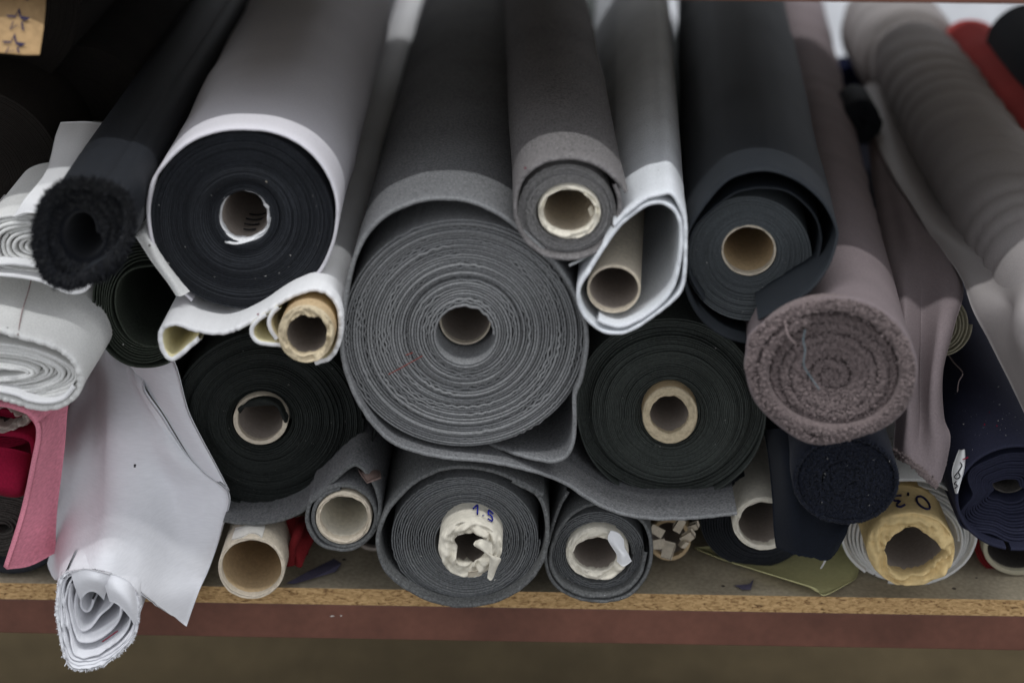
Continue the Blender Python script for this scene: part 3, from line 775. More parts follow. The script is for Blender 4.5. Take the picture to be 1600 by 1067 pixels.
loft("mouth_fold", J, [[(112, 894, -0.090), (132, 888, -0.098), (152, 892, -0.102), (172, 896, -0.098)], [(118, 916, -0.090), (134, 906, -0.100), (152, 908, -0.104), (168, 914, -0.096)],
                       [(126, 936, -0.084), (138, 924, -0.094), (150, 924, -0.096), (162, 936, -0.088)]], 0.0018, M_LILAC, 6, 6)
loft("mouth_fold", J, [[(160, 892, -0.092), (180, 898, -0.098), (200, 908, -0.098), (215, 930, -0.092)], [(166, 918, -0.098), (182, 922, -0.106), (202, 938, -0.106), (216, 960, -0.098)],
                       [(172, 938, -0.094), (186, 944, -0.102), (202, 962, -0.104), (213, 984, -0.098)]], 0.0018, M_LILAC, 6, 6)
g = np.random.default_rng(21)
kk = g.integers(0, len(rimJ), 1500)
fr_p = rimJ[kk] + g.normal(size=(1500, 2)) * 1.0
fr_b = W(fr_p[:, 0], fr_p[:, 1], yr(rimJ[kk]) + g.uniform(-.001, .002, 1500))
fr_d = np.column_stack([fr_p[:, 0] - 152, np.full(1500, -30.0), -(fr_p[:, 1] - 965)]); fr_d /= np.linalg.norm(fr_d, axis=1)[:, None]
fr_d = (fr_d + g.normal(size=(1500, 3)) * .5) * g.uniform(.0005, .0016, 1500)[:, None]
hairs("frayed_edge", J, fr_b, fr_d, .00022, M_LILAC, 8)
mesh_obj("ink_spot", [W(209, 725, .008), W(213, 725, .008), W(212, 730, .006), W(209, 730, .006), W(211, 728, .003)], [(0, 1, 4), (1, 2, 4), (2, 3, 4), (3, 0, 4)], M_BLKINK, J, smooth=False)
tube("red_stitching", J, [W(160, 1002, -.110), W(170, 995, -.110), W(184, 985, -.110)], 0.0005, M_CRIMSON)

# ------------------------------------------------------------------ bare cardboard tube
Y = -0.030
K_ = roll("cardboard_tube", "bare cardboard tube on the shelf under the black roll, with a white glue smear", (393, 888), 48, Y, "tube")
core_k = core(K_, (393, 887), (52.5, 48.5), (47, 43.5), Y, mat=M_CARDP, in_mat=M_CARD, rin=(47, 43.5), jag=0.008, jk=14, puck=0.0006, seed=14, name="tube_wall")
gp = []
for tt in (0.003, 0.010, 0.017, 0.024):
    row = []
    for aa in np.linspace(math.radians(72), math.radians(128), 6):
        q = W(393 + 53.2 * math.cos(aa), 887 - 49.2 * math.sin(aa), Y); q[1] += tt + 0.003 * math.sin(aa * 9); row.append(q)
    gp.append(row)
loft("glue_smear", core_k, gp, 0.0006, M_GLUE, 4, 6, world_pts=True)

# ------------------------------------------------------------------ small grey roll and felt running under the black roll
Y = -0.028
Ls = roll("felt_roll", "small grey felt roll on a pale core, its loose end running under the black roll", (538, 808), 44, Y)
wrapL = [(349, 813), (362, 816), (379, 818), (415, 817), (447, 810), (476, 796), (500, 772), (526, 747), (554, 727), (577, 744), (592, 778), (592, 808), (580, 836), (552, 857), (522, 858), (497, 848), (480, 818), (484, 788)]
wrapL += [(537 + r_ * math.cos(a), 808 - (r_ - 3) * math.sin(a)) for a, r_ in zip(np.linspace(2.55, -4.6, 20), np.linspace(52, 47, 20))]
yL = [-.013, -.013, -.013, -.014, -.016, -.020, -.026, -.031, -.034] + [-.034] * (len(wrapL) - 9)
sheet("felt_wrap", Ls, wrapL, yL, 1.1, 0.0034, M_FELT, rows=ROWS, fray=0.0007, seed=15, edge_mat=M_FELT2)
core(Ls, (537, 809), (44, 41), (37, 34), Y - .006, mat=M_CARDP, in_mat=M_PAPERC, rin=(37, 34), jag=0.04, jk=12, puck=0.0012, seed=16)
scrap = loft("leather_scrap", None, [[(556, 722, .0), (578, 722, .01), (588, 726, .02)], [(562, 738, -.03), (580, 736, -.025), (594, 740, -.015)], [(573, 754, -.045), (584, 750, -.043), (596, 746, -.035)]], 0.0018, M_LEATHER, 4, 4,
             label="small brown leather scrap lying on top of the small grey felt roll", cat="leather scrap")
scrap.name = "leather_scrap"

# ------------------------------------------------------------------ grey roll marked 1.5
Y = -0.030
Mm = roll("felt_roll", "dark grey felt roll whose crumpled paper core is marked 1.5 in blue pen", (727, 842), 105, Y)
winding(Mm, M_FELT2E, (731, 846), (50, 46), (115, 100), 19, Y, c1=(727, 842), fill=0.78, jit=0.0012, band=0.002, ripple=(0.8, 18, 0.0), seed=81, lump=((0.012, 2, 0.4),), name="wound_felt")
wrapM = [(848, 774), (824, 760), (795, 746), (760, 734), (720, 730), (682, 737), (644, 757), (610, 792), (595, 822), (590, 850), (600, 887), (630, 917), (675, 939), (725, 947), (775, 939), (820, 914), (845, 881), (855, 842), (852, 800), (838, 772), (800, 752)]
sheet("outer_wrap", Mm, wrapM, Y - .014, 1.25, 0.0036, M_FELT2, rows=ROWS, fray=0.0009, seed=17)
core_m = core(Mm, (733, 856), (48, 45), (28, 25), Y - .032, mat=M_PAPERC, in_mat=M_CARDG, hc=(737, 857), rin=(38, 36), jag=0.22, jk=8, puck=0.0042, pk=7, wob=0.06, bulge=.3, seed=18, name="paper_core")
loft("paper_tongue", core_m, [[(744, 845, -.066), (754, 842, -.072), (768, 846, -.068)], [(742, 852, -.07), (752, 856, -.076), (770, 870, -.07)], [(764, 866, -.072), (772, 876, -.072), (782, 872, -.066)],
                          [(762, 902, -.066), (768, 905, -.068), (776, 885, -.064)]], 0.0012, M_PAPERC, 5, 5)


def on_core(c, r, Y0, ang, t):
    q = W(c[0] + r[0] * math.cos(ang), c[1] - r[1] * math.sin(ang), Y0)
    q[1] += t
    return q


def write(parent, c, r, Y0, strokes, a0, da, t0, dt, rad, mat):
    """Pen strokes on a tube: u runs round it, v along it."""
    for st in strokes:
        tube("ink_stroke", parent, [on_core(c, r, Y0, a0 + da * u, t0 + dt * v) for u, v in st], rad, mat, sides=5)


ONE = [[(0.0, 0.55), (0.35, 1.0), (0.4, 0.5), (0.42, 0.0)]]
DOT = [[(0.95, 0.05), (1.02, 0.12)]]
FIVE = [[(2.1, 1.0), (1.55, 1.0), (1.5, 0.55), (1.8, 0.62), (2.05, 0.42), (1.95, 0.12), (1.5, 0.02)]]
write(core_m, (733, 856), (49.2, 46.2), Y - .032, ONE + DOT + FIVE, math.radians(84), math.radians(-20), 0.009, 0.016, 0.0008, M_INKB)
loft("tape_patch", core_m, [[(731, 893, -.0665), (745, 891, -.067), (752, 889, -.066)], [(732, 901, -.064), (746, 900, -.0645), (753, 897, -.0635)]], 0.0008, M_CARDP, 4, 4)
lint(Mm, (727, 842), (112, 98), Y - .003, 60, seed=5, hole=.45)

# ------------------------------------------------------------------ smaller grey roll beside it
Y = -0.018
Nn = roll("felt_roll", "smaller dark grey felt roll with white tape on its paper core", (935, 862), 76, Y)
winding(Nn, M_FELT2E, (936, 866), (52, 44), (74, 67), 8, Y, c1=(935, 866), fill=0.8, jit=0.0013, ripple=(0.8, 16, 0.0), seed=82, name="wound_felt")
wrapN = [(888, 768), (878, 784), (869, 806), (860, 835), (852, 870), (862, 906), (890, 930), (935, 940), (980, 931), (1008, 902), (1018, 862), (1010, 824), (985, 800), (950, 788), (915, 792), (885, 812), (866, 845), (860, 880), (875, 910), (905, 928), (940, 932), (975, 924), (1000, 898), (1009, 862)]
sheet("outer_wrap", Nn, wrapN, [-.026] * 4 + [-.030] * 20, 1.2, 0.0032, M_FELT2, rows=ROWS, fray=0.0008, seed=19)
core_n = core(Nn, (934, 866), (50, 41), (35, 26), Y - .009, mat=M_PAPERC, in_mat=M_CARDG, hc=(931, 867), rin=(38, 31), jag=0.10, jk=6, puck=0.0022, wob=0.03, seed=20, name="paper_core")
loft("white_tape", core_n, [[(954, 828, -0.0300), (966, 832, -0.0310), (974, 842, -0.0300)], [(950, 842, -0.0315), (962, 848, -0.0335), (976, 855, -0.0320)], [(964, 866, -0.0300), (972, 866, -0.0350), (982, 866, -0.0320)], [(964, 876, -0.0280), (974, 884, -0.0330), (987, 876, -0.0300)]], 0.0008, M_PAPERW, 6, 6)
lint(Nn, (935, 866), (74, 66), Y - .003, 24, seed=6, hole=.7)

# ------------------------------------------------------------------ torn tube
Y = 0.035
O_ = roll("cardboard_tube", "torn cardboard tube with splayed flaps, in the shade beside the smaller grey felt roll", (1047, 845), 40, Y, "tube")
core_o = core(O_, (1046, 843), (34, 33), (28, 27), Y + .01, mat=M_CARD, in_mat=M_CARDG, rin=(28, 27), seed=22, name="tube_wall", L=0.9)
for (x0, y0, an, ln, wd, bend) in [(1024, 828, 150, 22, 15, .3), (1027, 850, 185, 18, 17, .5), (1044, 860, 255, 26, 19, .4), (1068, 850, 320, 6, 13, .5), (1075, 838, 35, 20, 14, .3), (1062, 818, 60, 22, 13, .2), (1084, 822, 20, 14, 10, .3)]:
    a = math.radians(an); d = np.array([math.cos(a), -math.sin(a)]); s_ = np.array([-d[1], d[0]])
    rows_ = []
    for q in (0, .4, .75, 1):
        r_ = []
        for w in (-.5, -.1, .3, .5):
            p = np.array([x0, y0]) + d * ln * (q - .5) + s_ * wd * w * (1 - .15 * q)
            r_.append((p[0], p[1], Y - .012 * q - .01 + .006 * q * q * bend + .003 * w))
        rows_.append(r_)
    loft("torn_flap", core_o, rows_, 0.0045, M_CARDP, 3, 3)

# ------------------------------------------------------------------ black roll with tan core
Y = 0.006
P_ = roll("black_fabric_roll", "black fabric roll with a bright tan cardboard core, right of the largest felt roll", (1047, 637), 140, Y)
winding(P_, M_BLACKG, (1047, 645), (44, 45), (147, 138), 38, Y, c1=(1047, 636), fill=0.95, jit=0.0018, band=0.005, seed=91, lump=((0.01, 2, 0.7), (0.006, 5, 0.2)))
sheet("outer_wrap", P_, [(905, 600), (902, 650), (920, 710), (960, 755), (1010, 776), (1065, 779), (1120, 765), (1165, 730), (1190, 685), (1196, 630), (1180, 570)], Y - .002, 1.2, 0.0018, M_BLACKG, rows=ROWS)
core(P_, (1047, 649), (43.5, 45), (30, 29), Y - .016, mat=M_CARD, in_mat=M_CARDG, face=M_CARDF, hc=(1046, 648), rin=(31, 31), jag=0.035, jk=16, puck=0.0012, seed=23)
lint(P_, (1047, 637), (142, 134), Y - .0035, 70, seed=7)

# ------------------------------------------------------------------ small felt roll at the top middle
Y = -0.052
AXQ = (-0.035, 0.0)
Qq = roll("felt_roll", "small brownish grey felt roll on top of the pile, with a ragged cream paper core", (888, 328), 76, Y)
winding(Qq, M_FELT3E, (888, 332), (50, 43), (77, 72), 11, Y, c1=(886, 328), fill=0.86, jit=0.0014, ripple=(0.7, 13, 0.1), seed=83, name="wound_felt", ax=AXQ)
wrapQ = [(979, 301), (963, 281), (940, 262), (912, 251), (880, 248), (845, 256), (818, 278), (806, 312), (808, 348), (824, 378), (852, 399), (888, 405), (925, 397), (952, 373), (967, 340), (968, 312), (960, 288)]
sheet("outer_wrap", Qq, wrapQ, Y - .012, 1.2, 0.0030, M_FELT3, rows=MIDR, disp=soft(0.003, 42), ax=AXQ, fray=0.0008, seed=24)
core_q = core(Qq, (890, 332), (49, 42), (40, 34), Y - .006, mat=M_PAPERC, in_mat=M_CARDP, hc=(888, 331), rin=(40, 35), jag=0.06, jk=8, puck=0.002, seed=25, name="paper_core", ax=AXQ)
loft("paper_tongue", core_q, [[(923, 321, -.05), (931, 336, -.052), (937, 347, -.052)], [(919, 327, -.045), (923, 338, -.045), (928, 346, -.045)]], 0.0008, M_PAPERC, 4, 4)
mesh_obj("red_fleck", [W(819, 261, Y - .010), W(823, 262, Y - .010), W(820, 266, Y - .011), W(821, 262, Y - .014)], [(0, 1, 3), (1, 2, 3), (2, 0, 3)], M_CRIMSON, Qq, smooth=False)

# ------------------------------------------------------------------ white felt sheet round a tube
Y = -0.070
R0 = roll("white_felt_roll", "loose white felt sheet rolled wide open around a pale cardboard tube", (985, 440), 80, Y)
loop = [(960, 353), (983, 330), (1010, 311), (1030, 305), (1046, 302), (1057, 312), (1067, 334), (1071, 352), (1071, 390), (1070, 424), (1066, 449), (1053, 468), (1022, 493), (990, 514), (967, 521), (940, 517), (915, 496), (904, 470), (906, 447), (921, 423),
        (942, 389), (967, 354), (989, 335), (1010, 321), (1032, 317), (1053, 328), (1064, 353), (1064, 391), (1059, 424), (1050, 452), (1029, 478), (1000, 499), (970, 511), (948, 507), (934, 500)]
sheet("felt_sheet", R0, loop, Y, 1.2, 0.0030, M_WFELT, rows=MIDR, disp=soft(0.0022, 43), fray=0.0006, seed=26, ax=(0.035, 0))
core(R0, (959, 452), (42, 37.5), (38, 34), -.058, mat=M_CARDP, in_mat=M_CARDG, rin=(38, 34), jag=0.012, jk=14, puck=0.0006, seed=27, name="cardboard_tube", ax=(0.06, 0.0))
loft("felt_corner", R0, [[(922, 398, -.05), (930, 392, -.03), (940, 385, .0)], [(905, 408, -.056), (912, 402, -.03), (922, 396, .0)], [(889, 415, -.06), (896, 410, -.03), (906, 404, .0)]], 0.002, M_WFELTIN, 4, 4)

# ------------------------------------------------------------------ charcoal roll
Y = -0.025
AXS = (0.055, 0.0)
S_ = roll("charcoal_fabric_roll", "charcoal coated fabric roll with two loose outer wraps, at the upper right of the pile", (1172, 402), 100, Y)
winding(S_, M_CHARE, (1171, 394), (42, 39), (100, 97), 26, Y, c1=(1170, 403), fill=0.92, jit=0.0006, band=0.0016, seed=92, name="wound_cloth", ax=AXS)
wrapS = [(1174, 538), (1130, 525), (1095, 497), (1073, 455), (1068, 405), (1080, 353), (1127, 290), (1163, 271), (1200, 267), (1235, 277), (1263, 294), (1290, 322), (1307, 358), (1306, 382), (1293, 418), (1270, 450), (1250, 466), (1222, 483), (1185, 500)]
sheet("outer_wrap", S_, wrapS, [-.040, -.045, -.050] + [-.053] * 8 + [-.055, -.059, -.064, -.074, -.086, -.090, -.088, -.080], 1.25, 0.0022, M_CHAR, rows=MIDR, disp=soft(0.0025, 44), ax=AXS, fray=0.0002, seed=28)
sheet("inner_wrap", S_, [(1100, 470), (1078, 430), (1076, 390), (1090, 350), (1140, 307), (1170, 296), (1198, 294), (1226, 298), (1250, 312), (1272, 336), (1282, 362), (1282, 388), (1272, 420), (1246, 460), (1215, 485)], Y - .016, 1.0, 0.0020, M_CHAR, rows=ROWS, ax=AXS, seed=29)
core(S_, (1170, 391), (43, 40), (39.5, 36.5), Y + .001, mat=M_CARDP, in_mat=M_CARD, rin=(39.5, 36.5), jag=0.015, jk=9, puck=0.0006, seed=30, ax=AXS)
lint(S_, (1170, 402), (96, 92), Y - .002, 55, seed=8, hole=.45)

# ------------------------------------------------------------------ taupe terry roll
Y = -0.112
AXT = (0.07, 0.0)
T_ = roll("terry_cloth_roll", "taupe terry cloth roll with a thick looped spiral end and a blue thread across it", (1300, 582), 115, Y)
tsp, ttt, tth, tu = spiral(1300, 588, 8, 5, 121, 105, 7.4, c1=(1299, 582), start=0.6, step=3.0, lump=((0.02, 2, 0.5), (0.012, 3, 2.0)), seed=33, uneven=.45)
ty = Y + 0.012 - 0.010 * tu + .002 * vnoise(ttt * 2, 6)
ty = np.where(tu > .84, Y - .004, ty)
sheet("wound_terry", T_, tsp, ty, 0.014, 0.0100, M_TERRY, already=True, ax=AXT)
outT = [(1178, 520), (1225, 487), (1270, 472), (1312, 469), (1358, 480), (1400, 510), (1424, 552), (1428, 592), (1415, 632), (1385, 662), (1345, 678), (1300, 690), (1262, 688), (1222, 664), (1186, 628), (1171, 586), (1170, 548)]
cTw = W(1300, 582, Y)


def dented(base):
    """The charcoal roll above presses the terry roll in at its upper left."""
    def f(s, t, Q):
        ang = np.degrees(np.arctan2(Q[:, 2] - cTw[2], Q[:, 0] - cTw[0]))
        d = (ang - 128 + 180) % 360 - 180
        return base(s, t, Q) + .024 * min(1, t / .025) * np.exp(-(d / 36) ** 2)
    return f


sheet("outer_wrap", T_, outT, Y, 1.25, 0.006, M_TAUPE, closed=True, rows=FINE, cen=lambda t: (.07 * t, -.06 * min(t, .10)), disp=dented(rings_of_creases(0.0042, .058, 5, .20)), shrink=lambda t: 1.0 - 0.004 * min(1, t / .02))
g = np.random.default_rng(12)
i = g.integers(0, len(tsp), 15000); pp = tsp[i] + g.normal(size=(15000, 2)) * 3.2
c1_ = W(pp[:, 0], pp[:, 1], ty[i] - g.uniform(-.001, .0024, 15000))
oo = smooth_poly(outT, 1.0, closed=True); j = g.integers(0, len(oo), 8000); p2 = oo[j] + g.normal(size=(8000, 2)) * 1.0
cT = np.array([1299, 582]); p2 = cT + (p2 - cT) * g.uniform(0.93, 1.004, 8000)[:, None]
c2_ = W(p2[:, 0], p2[:, 1], Y + g.uniform(-.006, .012, 8000))
C_ = np.vstack([c1_, c2_])
blobs("terry_loops", T_, C_, g.uniform(.0008, .0016, len(C_)), M_TERRY, seed=4)
thr = tube("thread", None, [W(1258, 515, Y - .012), W(1255, 532, Y - .0125), W(1258, 546, Y - .0125), W(1256, 570, Y - .0115), W(1266, 588, Y - .0105), W(1280, 608, Y - .010)], 0.00042, M_THREAD,
           label="blue-grey thread lying across the spiral end of the taupe terry roll", cat="thread")
thr2 = tube("thread", None, [W(1226, 500, Y - .010), W(1230, 520, Y - .012), W(1238, 532, Y - .012), W(1244, 538, Y - .011)], 0.0005, M_TTHREAD,
            label="short taupe thread caught on the rim of the taupe terry roll", cat="thread")

# ------------------------------------------------------------------ dark navy terry roll with hanging cloth
Y = -0.075
U_ = roll("terry_cloth_roll", "dark navy terry cloth roll under the taupe one, with a navy sheet hanging beside it", (1322, 750), 66, Y)
usp, ut, uth, uu_ = spiral(1330, 752, 5, 4, 76, 62, 8, c1=(1322, 750), step=3, seed=35, uneven=.5)
sheet("wound_terry", U_, usp, Y + .004 - .003 * uu_, 0.9, 0.0050, M_NAVYT, already=True, ax=(0.03, 0))
sheet("outer_wrap", U_, [(1322 + 80 * math.cos(a), 750 - 66 * math.sin(a)) for a in np.linspace(0, 6.0, 24)], Y, 1.0, 0.004, M_NAVYT, rows=ROWS, ax=(0.03, 0))
g = np.random.default_rng(14)
i = g.integers(0, len(usp), 6500); pp = usp[i] + g.normal(size=(6500, 2)) * 2.6
C_ = W(pp[:, 0], pp[:, 1], Y + .004 - g.uniform(-.001, .003, 6500))
a_ = g.uniform(0, 6.283, 2200); q_ = g.uniform(.97, 1.02, 2200)
C2 = W(1322 + 80 * q_ * np.cos(a_), 750 - 66 * q_ * np.sin(a_), Y + g.uniform(-.003, .012, 2200))
blobs("terry_loops", U_, np.vstack([C_, C2]), g.uniform(.0007, .0014, 8700), M_NAVYT, seed=6)
lint(U_, (1322, 750), (78, 64), Y - .003, 22, seed=9, hole=.1)
loft("hanging_sheet", U_, [[(1196, 672, .03), (1222, 672, .0), (1250, 690, -.02), (1290, 700, .0), (1330, 720, .02)], [(1204, 722, .0), (1228, 716, -.04), (1252, 730, -.04), (1292, 745, -.02), (1330, 760, .0)],
                           [(1209, 780, -.02), (1236, 775, -.05), (1262, 785, -.045), (1296, 800, -.03), (1330, 800, -.02)], [(1211, 826, -.03), (1240, 826, -.05), (1266, 832, -.05), (1298, 838, -.045), (1326, 822, -.04)],
                           [(1214, 853, -.03), (1242, 864, -.048), (1268, 870, -.05), (1292, 873, -.048), (1306, 860, -.042)]], 0.003, M_NAVYF, 8, 8, fray=0.0012)
pin = tube("thread", None, [W(1283, 887, .0), W(1287, 880, -.01), W(1291, 872, -.02)], 0.0009, M_WTHREAD, label="white thread end dangling over the yellow sheet", cat="thread")

# ------------------------------------------------------------------ black roll with cream core behind it
Y = 0.045
V_ = roll("black_fabric_roll", "small black fabric roll with a cream paper core, half hidden by the hanging navy sheet", (1190, 815), 70, Y)
winding(V_, M_BLACK, (1192, 818), (48, 43), (86, 72), 12, Y, c1=(1180, 814), fill=0.9, seed=95, L=1.0)
core(V_, (1192, 818), (48, 41), (39, 33), Y - .045, mat=M_PAPERC, in_mat=M_CARDG, hc=(1194, 819), rin=(40, 35), jag=0.07, jk=9, puck=0.002, wob=.03, seed=36, name="paper_core", L=1.0)

# ------------------------------------------------------------------ cream roll marked 0,3
Y = 0.030
W_ = roll("cream_cloth_roll", "cream cloth roll with a yellow kraft core marked 0,3 upside down in pen", (1424, 838), 85, Y)
winding(W_, M_NATURAL, (1424, 846), (74, 62), (102, 78), 5, Y, c1=(1421, 833), fill=0.8, jit=0.002, seed=96, lump=((.02, 2, .6),), L=1.0)
sheet("outer_wrap", W_, [(1421 + 105 * math.cos(a), 832 - 82 * math.sin(a)) for a in np.linspace(-1.9, 4.0, 26)], Y - .006, 1.0, 0.003, M_NATURAL, rows=ROWS, fray=.0006)
core_w = core(W_, (1424, 857), (70, 57), (45, 34), Y - .055, mat=M_PAPERY, in_mat=M_CARDG, hc=(1427, 861), rin=(56, 46), jag=0.16, jk=8, puck=0.0052, pk=9, wob=.03, bulge=.25, seed=37, name="kraft_core", L=1.0)
Z0 = [[(0.5 + .5 * math.cos(a), 0.5 + .55 * math.sin(a)) for a in np.linspace(1.4, 7.6, 12)]]
COMMA = [[(1.5, 0.05), (1.46, -0.15)]]
THREE = [[(2.0, 0.9), (2.4, 1.05), (2.6, 0.8), (2.25, 0.55), (2.65, 0.4), (2.6, 0.05), (2.0, 0.05)]]
write(core_w, (1424, 857), (70.8, 57.8), Y - .055, Z0 + COMMA + THREE, math.radians(60), math.radians(17.5), 0.031, -0.020, 0.0010, M_INK)

# ------------------------------------------------------------------ dark red roll at the right end
Y = 0.045
AE = roll("dark_red_fabric_roll", "dark red fabric roll with a pale tube core, lowest at the right edge", (1590, 850), 48, Y)
winding(AE, M_DRED, (1596, 852), (58, 46), (74, 52), 3, Y + .01, fill=.9, seed=97, L=.9)
core(AE, (1592, 857), (56, 42), (48, 35), Y - .006, mat=M_CREAMO, in_mat=M_GREYBR, rin=(48, 36), jag=.02, seed=38, L=.9)

# ------------------------------------------------------------------ navy roll at the right
Y = -0.030
AXY = (-0.02, 0.02)
Yn = roll("navy_fabric_roll", "lint-specked navy fabric roll with crinkled layers and a white handwritten label, at the right edge", (1590, 778), 80, Y)
winding(Yn, M_NAVY, (1582, 780), (28, 17), (88, 72), 13, Y + .01, c1=(1592, 779), fill=.86, jit=.0015, seed=98, lump=((.10, 5, .5), (.06, 3, 1.1), (.05, 7, 0)), lump_in=1.0, L=1.0, ax=AXY,
        recess=lambda u, th: 0.016 * (1 - u))
sheet("outer_wrap", Yn, [(1592 + 97 * math.cos(a), 778 - 81 * math.sin(a)) for a in np.linspace(-1.7, 4.5, 30)], Y, 1.0, .003, M_NAVY, rows=ROWS, ax=AXY)
core(Yn, (1575, 752), (27, 18), (23, 15), Y + .028, mat=M_GREYBR, in_mat=M_GREYBR, seed=39, jag=.2, L=.9)
lab = []
for yy, xl, xr in ((702, 1499, 1507), (718, 1493, 1508), (735, 1488, 1506), (752, 1489, 1501), (770, 1493, 1496)):
    lab.append([(xl, yy, -.006 - (yy - 702) / 68 * .034), ((xl + xr) / 2, yy + 1, -.014 - (yy - 702) / 68 * .034), (xr, yy, -.016 - (yy - 702) / 68 * .034)])
lab_o = loft("label", Yn, lab, .0008, M_PAPERW, 5, 5)
for pts in ([(1497, 737), (1503, 727), (1500, 722)], [(1493, 742), (1497, 738), (1500, 744), (1495, 748), (1491, 745), (1493, 742)], [(1494, 752), (1491, 756), (1496, 758), (1492, 763)]):
    tube("ink_stroke", lab_o, [W(x, y, -.0165 - (y - 702) / 68 * .034) for x, y in pts], .0005, M_BLKINK)
tube("red_mark", lab_o, [W(1504, 718, -.026), W(1513, 714, -.026)], .0006, M_CRIMSON)
g = np.random.default_rng(5)
n = 260
tq = np.clip(g.normal(.055, .03, n), .004, .14); aq = g.uniform(1.2, 2.9, n)
q0 = W(1592 + 98.2 * np.cos(aq), 778 - 82.2 * np.sin(aq), Y); q0[:, 1] += tq; q0[:, 0] += AXY[0] * tq; q0[:, 2] += AXY[1] * tq
dd = g.normal(size=(n, 3)); dd /= np.linalg.norm(dd, axis=1)[:, None]; dd *= g.uniform(.0004, .0022, n)[:, None]
hairs("lint", Yn, q0, dd, .0004, M_LINT, 3)
hairs("red_lint", Yn, q0[:7] + [0, .004, .001], dd[:7] * 1.5, .0008, M_CRIMSON, 4)
tube("loose_thread", Yn, [W(1478, 548, .12), W(1490, 566, .10), W(1504, 582, .08), W(1498, 596, .07), W(1496, 612, .06)], .0004, M_TTHREAD)

# ------------------------------------------------------------------ taupe cloth hanging by the terry roll
Zc = [[(1356, 205, .55), (1364, 200, .54), (1372, 206, .53), (1380, 216, .54), (1386, 228, .56)],
      [(1366, 290, .38), (1380, 285, .36), (1398, 284, .355), (1414, 290, .37), (1420, 300, .38)],
      [(1380, 370, .22), (1400, 366, .20), (1422, 362, .195), (1446, 358, .21), (1458, 365, .22)],
      [(1392, 440, .10), (1412, 436, .078), (1436, 440, .092), (1472, 440, .078), (1502, 446, .085)],
      [(1398, 510, .04), (1414, 508, .012), (1436, 514, .034), (1466, 508, .015), (1490, 506, .028)],
      [(1402, 590, .01), (1416, 590, -.016), (1434, 592, .005), (1456, 588, -.012), (1472, 580, .0)],
      [(1404, 640, -.008), (1418, 646, -.030), (1436, 650, -.018), (1456, 646, -.028), (1474, 650, -.015)],
      [(1400, 690, -.022), (1414, 700, -.044), (1436, 702, -.042), (1462, 700, -.045), (1484, 682, -.030)],
      [(1398, 706, -.030), (1418, 718, -.052), (1440, 736, -.055), (1462, 758, -.054), (1476, 728, -.036)]]
loft("taupe_cloth", None, Zc, .0028, M_TAUPE, 10, 10, fray=.0012, wr=lambda u, v: .002 * np.sin(v * 14 + 3 * u) * np.sin(u * 3.1),
     label="taupe cloth hanging down to a frayed point between the terry roll and navy roll", cat="cloth")
hemp = [(1398, 706), (1418, 719), (1440, 737), (1462, 758)]
hp = smooth_poly(hemp, n=700)
hy = np.interp(hp[:, 0], [1398, 1418, 1440, 1462], [-.032, -.053, -.056, -.055])
TC = bpy.data.objects["taupe_cloth"]
g = np.random.default_rng(8)
blobs("terry_fringe", TC, W(hp[:, 0] + g.normal(size=len(hp)) * 1.5, hp[:, 1] + g.normal(size=len(hp)) * 2.2, hy), g.uniform(.0008, .0016, len(hp)), M_TERRY, seed=9)

# ------------------------------------------------------------------ small banded roll end behind it
Y = 0.062
AB = roll("cream_cloth_roll", "small olive-cream roll end with nested layers peeping out behind the hanging taupe cloth", (1480, 506), 50, Y)
winding(AB, M_CREAMO, (1470, 508), (14, 22), (48, 52), 6, Y, fill=.45, seed=99, jit=.003, L=.05, lump=((.03, 2, 0),), ax=(-.1, -.35))

# ------------------------------------------------------------------ wrinkled grey taupe roll, upper right, with its loose satin end
Y = -0.05
AA = roll("grey_taupe_roll", "grey-taupe fabric roll creased all along its length, slanting back at the upper right", (1690, 484), 100, Y)
P = np.column_stack([1699 + 104 * np.cos(np.linspace(0, 2 * np.pi, 120, endpoint=False)), 514 - 104 * np.sin(np.linspace(0, 2 * np.pi, 120, endpoint=False))])
sheet("outer_wrap", AA, P, Y, 0.97, .003, M_TAUPE2, already=True, closed=True, rows=FINER, disp=rings_of_creases(.0052, .050, 15, .0, .80))
winding(AA, M_TAUPE2, (1699, 514), (15, 15), (92, 92), 12, Y, L=.96, seed=100, step=6)
loft("loose_end", AA, [[(1352, 130, .68), (1375, 130, .68), (1410, 132, .70), (1450, 140, .74)], [(1368, 215, .50), (1400, 222, .48), (1440, 230, .50), (1490, 240, .56)], [(1394, 275, .36), (1430, 285, .34), (1475, 298, .37), (1530, 305, .44)],
                       [(1432, 335, .25), (1470, 348, .22), (1520, 358, .21), (1580, 362, .24)], [(1468, 385, .17), (1510, 394, .12), (1560, 402, .080), (1620, 410, .05)],
                       [(1503, 432, .09), (1540, 438, .045), (1582, 436, .008), (1640, 432, -.03)], [(1535, 486, .015), (1564, 478, -.025), (1600, 480, -.068), (1660, 484, -.09)],
                       [(1554, 545, .0), (1578, 530, -.045), (1605, 530, -.085), (1665, 535, -.105)], [(1580, 600, -.012), (1600, 585, -.055), (1625, 580, -.09), (1675, 590, -.11)], [(1612, 670, -.02), (1626, 660, -.06), (1644, 660, -.09), (1690, 660, -.11)]], .0024, M_SILVER, 10, 10,
     wr=lambda u, v: .006 * np.exp(-((u - .66) / .10) ** 2) * np.sin(8 * v + 12 * u) + .0015 * np.sin(7 * v + 4 * u))
tube("brown_cord", AA, [W(1570, 374, .06), W(1585, 376, .05), W(1605, 380, .04), W(1640, 384, .03)], .0025, M_LEATHER)

